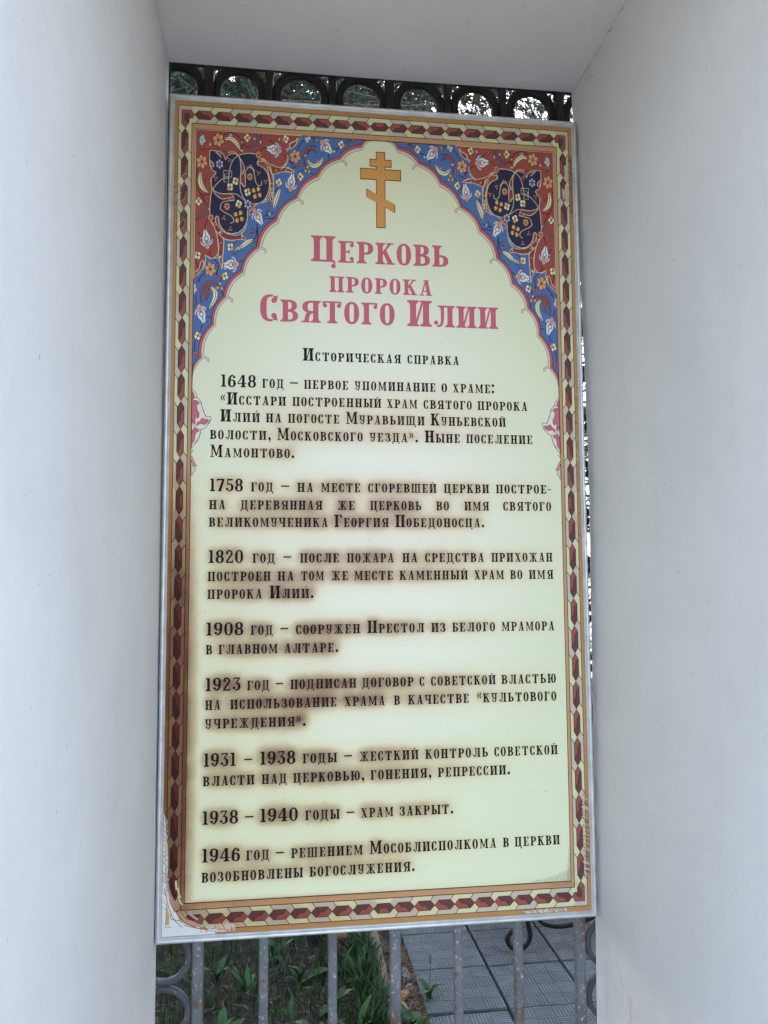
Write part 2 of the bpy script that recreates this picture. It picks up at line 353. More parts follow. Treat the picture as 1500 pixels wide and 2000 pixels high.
TEXT=[
 (391.6,'T1',[('^ЦЕРКОВЬ',334,667)]),
 (465.0,'T2',[('ПРОРОКА',377,626)]),
 (541.2,'T1',[('^СВЯТОГО',215,534),('^ИЛИИ',565,787)]),
 (633.4,'H',[('^ИСТОРИЧЕСКАЯ',315,548),('СПРАВКА',564,690)]),
 (700.6,'B',[('1648',126,207),('ГОД',221,271),('–',285,304),('ПЕРВОЕ',318,422),('УПОМИНАНИЕ',437,632),('О',646,660),('ХРАМЕ:',673,776)]),
 (742.0,'B',[('^«ИССТАРИ',126,276),('ПОСТРОЕННЫЙ',291,500),('ХРАМ',513,587),('СВЯТОГО',602,720),('ПРОРОКА',734,858)]),
 (782.1,'B',[('^ИЛИИ´',126,216),('НА',230,266),('ПОГОСТЕ',281,401),('^МУРАВЬИЩИ',416,604),('^КУНЬЕВСКОЙ',619,803)]),
 (823.4,'B',[('ВОЛОСТИ,',103,242),('^МОСКОВСКОГО',256,456),('УЕЗДА».',472,588),('^НЫНЕ',604,690),('ПОСЕЛЕНИЕ',705,869)]),
 (865.0,'B',[('^МАМОНТОВО.',104,296)]),
 (943.8,'B',[('1758',104,179),('ГОД',197,248),('–',266,285),('НА',303,340),('МЕСТЕ',358,450),('СГОРЕВШЕЙ',468,631),('ЦЕРКВИ',649,759),('ПОСТРОЕ-',776,912)]),
 (985.3,'B',[('НА',103,140),('ДЕРЕВЯННАЯ',174,361),('ЖЕ',396,437),('ЦЕРКОВЬ',473,594),('ВО',630,661),('ИМЯ',698,758),('СВЯТОГО',793,912)]),
 (1025.3,'B',[('ВЕЛИКОМУЧЕНИКА',103,374),('^ГЕОРГИЯ',389,516),('^ПОБЕДОНОСЦА.',532,746)]),
 (1107.5,'B',[('1820',103,181),('ГОД',202,253),('–',272,290),('ПОСЛЕ',310,400),('ПОЖАРА',418,528),('НА',548,584),('СРЕДСТВА',602,744),('ПРИХОЖАН',762,912)]),
 (1148.6,'B',[('ПОСТРОЕН',102,243),('НА',259,296),('ТОМ',312,365),('ЖЕ',381,421),('МЕСТЕ',435,526),('КАМЕННЫЙ',541,704),('ХРАМ',719,792),('ВО',807,837),('ИМЯ',853,913)]),
 (1188.7,'B',[('ПРОРОКА',102,224),('^ИЛИИ´.',241,341)]),
 (1270.6,'B',[('1908',100,183),('ГОД',199,249),('–',266,284),('СООРУЖЕН',301,448),('^ПРЕСТОЛ',465,598),('ИЗ',615,649),('БЕЛОГО',665,768),('МРАМОРА',784,913)]),
 (1312.6,'B',[('В',100,114),('ГЛАВНОМ',128,260),('АЛТАРЕ.',275,398)]),
 (1393.9,'B',[('1923',100,178),('ГОД',192,242),('–',256,273),('ПОДПИСАН',289,439),('ДОГОВОР',452,572),('С',586,598),('СОВЕТСКОЙ',613,767),('ВЛАСТЬЮ',781,914)]),
 (1435.2,'B',[('НА',100,134),('ИСПОЛЬЗОВАНИЕ',155,394),('ХРАМА',411,505),('В',526,540),('КАЧЕСТВЕ',559,703),('«КУЛЬТОВОГО',722,914)]),
 (1476.6,'B',[('УЧРЕЖДЕНИЯ».',100,324)]),
 (1559.4,'B',[('1931',98,169),('–',187,205),('1938',222,301),('ГОДЫ',317,394),('–',411,429),('ЖЕСТКИЙ',446,582),('КОНТРОЛЬ',598,746),('СОВЕТСКОЙ',761,914)]),
 (1601.4,'B',[('ВЛАСТИ',97,210),('НАД',226,282),('ЦЕРКОВЬЮ,',296,457),('ГОНЕНИЯ,',471,612),('РЕПРЕССИИ.',627,798)]),
 (1684.4,'B',[('1938',97,175),('–',190,209),('1940',223,307),('ГОДЫ',323,400),('–',416,434),('ХРАМ',448,523),('ЗАКРЫТ.',537,662)]),
 (1765.1,'B',[('1946',97,180),('ГОД',193,244),('–',258,277),('РЕШЕНИЕМ',292,453),('^МОСОБЛИСПОЛКОМА',468,762),('В',778,792),('ЦЕРКВИ',806,914)]),
 (1807.6,'B',[('ВОЗОБНОВЛЕНЫ',97,318),('БОГОСЛУЖЕНИЯ.',333,571)]),
]
ARCH_OUT=[(466.4,79.6),(454.6,94.3),(399,129.8),(348,175),(296.8,235.1),(248.7,290.9),(205.9,362.4),(170,420.4),(129.7,484.7),(103.8,551.8),(75.5,632.8),(61.1,677.8)]
ARCH_IN=[(484,81),(457.1,108.8),(408.9,139.5),(352.2,189.2),(304.1,242.3),(256.8,302.2),(217.9,366),(177.9,431.7),(141,488.7),(113.6,555.8),(88,632.4),(61,704.2)]
RED_P=[(56.3,82.2),(311.9,81.1),(297.2,102.6),(277.7,115.5),(276,119.4),(278.4,135.9),(276.7,148.8),(265.8,162.3),(257.3,165.4),(247.6,169.8),(244.1,182.7),(244.3,232.2),(203.6,259.8),(156.3,312.5),(130.6,346.3),(128.4,363.8),(116.9,392.8),(106.4,395.2),(98.1,394.3),(87.1,388.1),(88.2,402.8),(82.9,421.2),(72.8,434.3),(61.3,445.9)]
TAILS=[[(211.6,142),(221.3,145.6),(231,154.3),(242.3,160.4),(256.9,164.5),(269.8,162.9),(277.9,164.9),(287.7,169.1),(293.4,175),(279.6,175),(266.6,174.1),(253.7,179.2),(241.6,182.5),(238.4,173.3),(233.5,162.6),(222.9,153.1)],[(229.4,162.9),(236.7,172.6),(241.6,182.5),(244.2,202.6),(244.6,219.5),(245.3,258.3),(238,246.9),(235.5,236.9),(237,220),(236.9,199.7)],[(98.6,306.4),(104.2,311.1),(109.1,325.8),(116.3,335.4),(124.2,341.6),(132.2,347),(144.8,349.7),(157.4,348.2),(171.7,345),(182.8,348.6),(176.4,339),(170,334.3),(157.3,337.4),(138.3,335.1),(125.6,328.3),(116,315.5),(109.6,307.5)],[(109.1,325.8),(114.8,345.4),(117.4,368.4),(116.9,389.9),(121.8,406.2),(126.7,421.6),(126.4,401),(129.3,376.1),(129.8,351.3),(125.8,343.2),(116.3,335.4)],[(237.8,219.9),(233.9,235.3),(223.6,251.1),(217.2,254.8),(228.4,250),(237.9,238.5),(243.5,224.6),(243.4,212.8)],[(180.9,312.1),(178.6,322.2),(168.4,332.7),(171.6,332.5),(177.8,322.2),(183.3,306.9)]]
NAVY=[(94.9,132.4),(107.6,132.7),(118.8,134.5),(126.8,140.7),(131.7,153.1),(136.4,143.5),(144.3,137.9),(153.8,136.9),(161.1,141.9),(168.2,137.2),(184.2,133.9),(200.3,134.2),(211.6,142),(206.8,152.5),(208.5,161.7),(219.8,166.9),(227.9,176.5),(232.8,189.8),(234.9,208.3),(233,225.2),(225.1,244.2),(215.6,254),(201.2,257.7),(190,258.4),(185.3,270),(183.8,276.8),(183.9,291.8),(180.9,307),(174.6,319.1),(163.6,329.6),(147.8,333.8),(135.1,331.1),(124.8,321.7),(117.5,307.1),(117.4,297.1),(112.6,292.4),(109.5,297.5),(108.9,307.6),(104.2,311.1),(98.5,298.1),(96.8,286.6),(96.5,263.3),(97.3,266.6),(97.9,244.9),(101.6,228),(98.8,214.7),(99.2,201.3),(109.8,187.2),(100.2,179.5),(95.4,168),(94.4,151.3)]
LINES_PALE=[[(94.9,132.4),(107.6,132.7),(118.8,134.5),(126.8,140.7),(131.7,153.1),(136.4,143.5),(144.3,137.9),(153.8,136.9),(161.1,141.9)],[(161.1,141.9),(168.2,137.2),(184.2,133.9),(200.3,134.2),(211.6,142),(231,154.3),(242.3,160.4),(256.9,164.5),(269.8,162.9),(287.7,167.7),(293.4,175),(276.4,173.5),(260.2,176.2),(241.6,183.3)],[(94.9,132.4),(94.4,151.3),(95.4,168),(100.2,179.5),(109.8,187.2),(99.2,201.3),(98.8,214.7),(101.6,228),(97.9,244.9),(97.3,266.6),(96.5,263.3),(96.8,286.6),(98.6,304.8),(108.2,322.5),(116.5,351.9),(118.2,371.7),(115.3,385.1),(107.5,393.7),(98.1,395.8),(87.9,389.7),(88,402.8),(83.6,419.5),(64.4,441.6)],[(161.1,141.9),(166,153.4),(167.7,173.5),(166.4,198.9),(166.6,224.1),(174,243.8),(182,253.4)],[(161,140.2),(149.2,152.8),(143,168.3),(141.5,181.9),(136.9,198.2),(127.4,199.6),(116.4,208.7),(104,226.2),(112,234),(127.8,237.3),(150,235.2),(162.8,239.5),(178.8,251.9)],[(221.3,146.4),(216.5,151.8),(206.8,152.5),(206.9,160.9),(219.8,166.9),(229.5,178.1),(234.5,196.4),(234.6,215),(231.5,228.7),(223.5,246),(214,254.1),(201.2,258.2)],[(178.5,215),(178.3,189.8),(179.8,176.2),(187.7,168.9),(195.7,173.5),(199.9,188.4),(202.4,203.5),(208.9,212.3),(216.1,209.4),(216,200.9)],[(153.3,251.7),(137.5,254.3),(124.9,258.4),(120.3,273.6),(123.5,276.8),(131.5,283),(144.2,289),(151.4,296.9),(150.7,305.3),(144.4,308.2)],[(167.2,207.3),(172.1,210.3),(173.7,217),(178.5,215.8)],[(104,231.2),(112.1,242.4),(124.8,250),(137.4,247.6),(150.1,243.5)],[(183.8,276.8),(183.9,291.8),(180.9,307),(174.6,319.1),(163.6,329.6),(147.8,333.8),(135.1,331.1),(124.8,321.7),(118.3,307.1),(117.4,297.1),(112.6,292.4),(109.5,297.5),(108.9,309.2)],[(109.9,327.4),(124.2,341.6),(132.2,347.8),(148,350.4),(166.9,346.1),(182.8,348.6)],[(129.8,349.6),(127.8,384.5),(126.7,420.8),(118.5,393.2)],[(276.1,119),(277.9,144.5),(271.4,160.2),(260.1,169.4)],[(272.9,118.4),(285.9,115),(298.9,102.1),(300.4,88.3),(297.2,93.7),(282.6,103.2),(282.6,111.8)],[(244.4,184),(244.6,219.5),(241.2,236.6),(244.5,254.9)],[(237.6,175.9),(241.7,185.8),(236.7,162.4)],[(64.2,430.2),(73.5,421.6),(77.9,404.9),(84.1,403),(82.8,419.5),(65.9,439.9)],[(136.3,135),(149,132.5),(158.6,136.9),(168.4,153.2),(174.9,166.3),(175,179.8),(168.7,187)],[(95.2,156.2),(103.2,164.1),(104.1,172.5),(98.6,171.2)],[(107.6,134.4),(117.3,144.7),(122.1,147.8)]]
MAROON=[[(161.8,140.1),(168.3,151.5),(174.9,166.3),(175,176.5),(170.2,183.5),(167.7,173.5),(166,153.4)],[(170.2,185.2),(175.8,183.2),(177.5,193.2),(178.5,215),(173.7,216.1),(167.2,207.3),(167.1,190.4)],[(104,231.2),(115.1,235.5),(127.8,238.1),(143.7,236.4),(150,239.4),(153.3,250.1),(143.8,252.3),(137.4,247.6),(124.8,250),(112.1,242.4)],[(179.7,169.4),(190.8,161.9),(200.6,178.2),(190.9,167)],[(282.6,112.6),(284.2,103.9),(298.8,94.4),(298,102.2),(289.1,113)],[(65.9,438.3),(73.5,421.6),(77.9,404.1),(83.4,404.7),(81.3,421.2)],[(96.8,159.5),(104.1,167.4),(101.7,172.6),(96.2,168)],[(110.8,135),(120.4,141.1),(120.5,147),(114.1,141.5)]]
STEMS=[[(126.3,93.4),(135.8,86),(148.5,85.9),(161.4,94.4),(169.6,109.1),(168.9,122.7),(168.5,135.5)],[(168.7,102.4),(174.3,100.3)],[(169.5,105.7),(177.6,115.4),(190.5,123)],[(114.7,122.9),(113.1,129.8)],[(89.7,160),(95.3,159.6)],[(67.1,178.2),(63.9,196.8),(64.5,216.8),(71,234.8),(80.5,242.6),(96.2,240)],[(74.2,239.6),(82.2,252.5),(87.1,263.8)],[(209.9,128.5),(216.3,121.3),(225.9,117.2)],[(230.6,95.6),(243.6,104.1)],[(268.1,131.5),(276.2,139.5)],[(245.9,226.2),(255.5,213.8)],[(300.5,119.1),(305.4,106.8),(316.8,92.3),(328.2,86.4),(341.4,87.2),(351.2,90)],[(289.3,165.9),(287.6,152.4),(278.7,146.1)],[(289.3,165.9),(295.8,160.4),(308.8,156.2)],[(320.2,157.1),(316.9,143.7),(317.7,130),(325,112.4),(334.8,104.8),(348,107.4)],[(308.8,171.5),(318.6,165.8),(328.4,170.3),(338.2,176.5)],[(387.5,111.6),(404,103.7)],[(413.9,92.6),(427.2,84.8),(438.9,85.8)],[(375.9,122.7),(375.9,136.5)],[(220.6,288.2),(235,282.4),(246.2,276.7)],[(220.6,293.2),(236.7,292.3),(249.5,290)],[(225.4,286.2),(233.3,270.7)],[(206.4,307.4),(205.7,330.8),(198.7,347.8)],[(205.7,324.1),(190.6,331.6)],[(208,314),(208.2,340.7),(205.2,360.8)],[(90.7,301.9),(84.7,322.1)],[(72.3,332.7),(77.2,347.3)],[(94.8,381.1),(102.8,393.9),(118.7,408),(129.7,412.4)],[(109.3,414.2),(129.7,412.4)],[(118.8,416.2),(113.4,431.3),(114.3,439.4)],[(164.3,402.6),(176.9,395.4)],[(65.4,400.6),(71.9,420),(82.9,429.3)],[(152.8,358.4),(160.6,348.1)],[(89.6,430.4),(78.5,439.7),(70.3,456.3)],[(115,429.2),(113.7,442.6)],[(126.4,440.6),(119.5,454.2)],[(105.4,453.3),(115.3,457.3),(122.5,467.3),(129.7,484.7)],[(105.4,451.8),(91.4,455.4),(80.3,470.6),(77.7,486.8),(80.8,504.3)],[(66.5,485.8),(68.2,501.9)],[(92.4,536.8),(103.6,536.4)],[(82.8,554),(78.8,570.2)],[(68,590.9),(65.4,607),(67,624.3)],[(90.8,523),(103.3,509.3)]]
FLOWERS={'rosette': [(114.5,105.2),(76.8,161.6),(295.7,134.5),(99.2,422)],'pansy': [(182,95.5),(272.8,92.7),(155.3,204.6),(142.7,219.7),(183.4,229.8),(257.1,201.8),(70.5,259),(163.3,260.4),(69.9,389.7),(145,366.3),(133.1,437),(406.5,97.5),(308.1,184.3),(72.7,582)],'star': [(117.8,164.9),(184.5,260)],'clover': [(205,230.3),(163.6,291.3)],'daisy': [(188.7,191.6),(208.8,136.2),(136.1,267.8),(98.8,297.3)],'bud': [(140.4,153.3),(209,181.1),(109.2,200.7),(225.7,201.2),(230.6,93.9),(310.4,155.2),(234.1,263.1),(129.2,296.5),(144.5,322.3),(187.4,331.7),(69.1,329.5),(114.3,441.1),(435.5,86),(68.4,624.3)],'trefoil': [(325.1,166.2),(121.7,462.9)]}
LILIES=[(246.9,120.9,-17.8,-2.2),(286.2,201.8,3.2,-22.3),(369.3,104.3,14.9,16.2),(207.8,287.2,11.4,21.2),(89.8,351.6,-3.5,-23),(148.5,408.3,-18.8,2.5),(79.7,527.8,7.3,23.1)]
LEAF_Y=[[(129.6,103.3),(142.3,99.1),(156.8,110),(165.7,128)],[(74.3,187.8),(73.8,209.6),(80.3,225.9),(92.2,236)],[(197.9,346.2),(186,351.8),(173.4,362.4),(154.5,374.1)],[(260.4,218.6),(254,235.8),(249.3,251.3),(246.1,266.6)],[(325.9,141.4),(336.6,154.4),(351.3,150),(361.9,133.1)],[(101.3,464.5),(111.3,475.2),(110.1,494.3),(97.7,516.9)]]
LEAF_M=[[(182.5,120.1),(195.4,122.7),(208.1,108.2),(214.4,85.6)],[(204.7,82.9),(201.6,95),(196.8,107.3),(185.7,119.1)],[(88.7,263.8),(87.3,280.5),(79.6,290.9),(63.3,305)],[(316.9,143.7),(317.7,124.8),(328.3,108.7),(348,122.8)],[(113.9,455.9),(94.2,455.2),(83.1,467.5),(79.2,489.7)],[(98.5,461),(94.4,475.9),(89.1,498.1)]]
SIDE_PALE=[[(59.7,705.4),(66.1,711.2),(71.4,718.3),(73.3,726.6),(77.9,731.3),(82.7,738.4),(85.1,749.1),(88.1,759.8),(93.4,769.2),(96.9,772.1),(102.7,770.8),(104.4,769),(105.1,777.3),(101.7,785.8),(96,793),(90.3,798.5),(82.3,802.8),(81.9,810),(79.1,819.5),(74.6,829.1),(69,836.3),(62.2,844.7)]]
SIDE_PINK=[[(60.2,712.6),(64.5,716),(68.1,725.5),(64.7,728.6),(60.4,731.7)],[(60.5,737.7),(64.7,733.4),(69.3,733.9),(74.5,735),(79.2,740.8),(74.6,742.1),(72.4,748.2),(74.2,756.5),(78.4,763.6),(77.9,771.9),(73.9,776.2),(68.7,772.1),(70,785.2),(68.4,790),(63.7,784.1),(61.1,775.8)],[(74.1,785.1),(79.8,782.6),(85.4,774.2),(91.2,777.6),(101,778),(98.2,784.6),(91.4,790.1),(84.5,788.5),(79.8,787.4),(76.4,791),(73,794.6)],[(61.6,812.7),(64,803.1),(67.3,797.1),(78.9,804.1),(76.7,807.7),(72.1,807.7),(69.3,817.3),(68.9,826.8),(61.9,838.8)]]
SIDE_LEAF=[[(61.4,863.6),(67.7,868.2),(63.7,869.5)],[(61.5,870.7),(66,870.6),(70.2,878.8),(74.9,887.6),(68.5,885.9),(62.7,878.9)]]
SIDE_BUD=[[(61.6,881.3),(65.1,884.8),(71.4,888.3),(71,897.7),(65.9,901.3),(66,907.2),(62,909)]]
SIDE_LINES=[[(61.9,734.1),(66.4,728.6),(73.3,727.8),(80.3,734.8),(85.1,749.1),(93.5,772.2)],[(61.4,783),(66.1,792.4),(73.1,798.2),(83.5,801.6),(94.9,794.2),(103.9,778.6)],[(71.8,791.1),(70.1,787.6)],[(82.4,804),(78,820.7),(63.4,844.1)],[(62.3,847),(65.2,850.5),(62.4,855.3)]]
KN=[(127.5,179.8),(146.6,180.6),(146.1,195.4),(127.7,194.9),(139.9,183.7),(139.3,208.6),(128.4,207.9),(128.9,191.1)]
TOPF=[(81.2,109.2),(329.1,86.3),(65.7,472.6)]
# ------------------------------------------------------------------ the sign board
# artwork coordinates: u = mm from the board's left edge, v = mm down from its top edge
BW, BH, BTOP = 1000.0, 1931.2, 2.674
board = empty("information_board", (0, 0, BTOP-BH/1000)); tag(board, "tall cream church history board with ornate border in silver frame", "sign board")
def P3(u, v, off=0.0): return (u/1000-.5, -off, (BH-v)/1000)
def S_(c): return lin(*c)
INK = (22, 13, 14); LINE = (58, 30, 34)
# ---- a slab-serif small-caps alphabet drawn from simple pieces (cap height 1)
ST, TH = .24, .10
def rect(x0, y0, x1, y1): return [[(x0, y0), (x1, y0), (x1, y1), (x0, y1)]]
def serif(x, y, sx, sy): # bracketed half serif starting at stem edge x, at baseline/top y
    return [[(x, y), (x+sx*.11, y), (x+sx*.11, y+sy*.07), (x+sx*.045, y+sy*.085), (x, y+sy*.17)]]
def stem(x, y0=0, y1=1, s=ST, top='lr', bot='lr'):
    p = rect(x, y0, x+s, y1)
    if 'l' in top: p += serif(x, y1, -1, -1)
    if 'r' in top: p += serif(x+s, y1, 1, -1)
    if 'l' in bot: p += serif(x, y0, -1, 1)
    if 'r' in bot: p += serif(x+s, y0, 1, 1)
    return p
def sup(th, n):
    c, s = math.cos(th), math.sin(th)
    return math.copysign(abs(c)**(2/n), c), math.copysign(abs(s)**(2/n), s)
def bowl(xl, xr, y0, y1, s=ST, t=TH, n=12):
    sg = 1 if xr > xl else -1; w = abs(xr-xl); cy = (y0+y1)/2; ry = (y1-y0)/2; q = []
    for k in range(n+1):
        th = math.pi/2-math.pi*k/n; a, b = sup(th, 2.5); c, d = sup(th, 3.4)
        q.append(((xl+sg*a*w, cy+b*ry), (xl+sg*c*max(w-s, .04), cy+d*(ry-t))))
    return [[q[i][0], q[i+1][0], q[i+1][1], q[i][1]] for i in range(n)]
def ringg(x0, x1, y0=-.012, y1=1.012, s=ST, t=TH, n=24):
    cx, cy = (x0+x1)/2, (y0+y1)/2; rx, ry = (x1-x0)/2, (y1-y0)/2; q = []
    for k in range(n):
        th = 2*math.pi*k/n; a, b = sup(th, 2.25); c, d = sup(th, 3.4)
        q.append(((cx+a*rx, cy+b*ry), (cx+c*(rx-s), cy+d*(ry-t))))
    return [[q[i][0], q[(i+1) % n][0], q[(i+1) % n][1], q[i][1]] for i in range(n)]
def blob(x, y, r=.09, n=12): return [[(x+r*math.cos(2*math.pi*k/n), y+r*math.sin(2*math.pi*k/n)) for k in range(n)]]
def smooth(pts, sub=5):
    if len(pts) < 3: return list(pts)
    out = []; P = [pts[0]]+list(pts)+[pts[-1]]
    for i in range(1, len(P)-2):
        p0, p1, p2, p3 = P[i-1], P[i], P[i+1], P[i+2]
        for k in range(sub):
            t = k/sub; t2 = t*t; t3 = t2*t
            out.append(tuple(.5*((2*p1[j])+(-p0[j]+p2[j])*t+(2*p0[j]-5*p1[j]+4*p2[j]-p3[j])*t2+(-p0[j]+3*p1[j]-3*p2[j]+p3[j])*t3) for j in (0, 1)))
    out.append(tuple(pts[-1])); return out
def strip(pts, w, closed=False):
    """quads along a polyline; w scalar or list (full width)"""
    n = len(pts); q = []
    for i, p in enumerate(pts):
        a = pts[i-1] if (i > 0 or closed) else pts[i]; b = pts[(i+1) % n] if (i < n-1 or closed) else pts[i]
        dx, dy = b[0]-a[0], b[1]-a[1]; L = math.hypot(dx, dy) or 1; ww = (w[i] if isinstance(w, (list, tuple)) else w)/2
        q.append(((p[0]-dy/L*ww, p[1]+dx/L*ww), (p[0]+dy/L*ww, p[1]-dx/L*ww)))
    r = range(n if closed else n-1)
    return [[q[i][0], q[(i+1) % n][0], q[(i+1) % n][1], q[i][1]] for i in r]
def strk(pts, w0, w1=None, sub=5):
    p = smooth(pts, sub); n = len(p)
    return strip(p, [w0+((w1 if w1 is not None else w0)-w0)*i/(n-1) for i in range(n)])
def quad(*c): return [list(c)]
def arm(x0, x1, y, up):   # thin arm ending in a ball with a tick: up=+1 ball above, -1 below
    yy = y if up < 0 else y
    a = rect(x0, yy-.08, x1, yy) if up < 0 else rect(x0, yy, x1, yy+.08)
    return a+blob(x1-.005, yy+up*.19, .092)+quad((x1-.03, yy+up*.03), (x1+.075, yy-up*.005), (x1+.085, yy+up*.06), (x1+.07, yy+up*.2))
def tailb(x): return strk([(x-.06, .05), (x+.02, .0), (x, -.09)], .1, .06)+blob(x-.02, -.15, .092)
def G_Sh(n=3): 
    p = []
    for k in range(n): p += stem(.1+.41*k, s=.19, top='lr', bot='')
    return p+rect(.0, 0, .1+.41*(n-1)+.3, .08)
def diagI(x0, x1): return quad((x0-.01, .1), (x0+.075, .1), (x1+.01, .9), (x1-.075, .9))
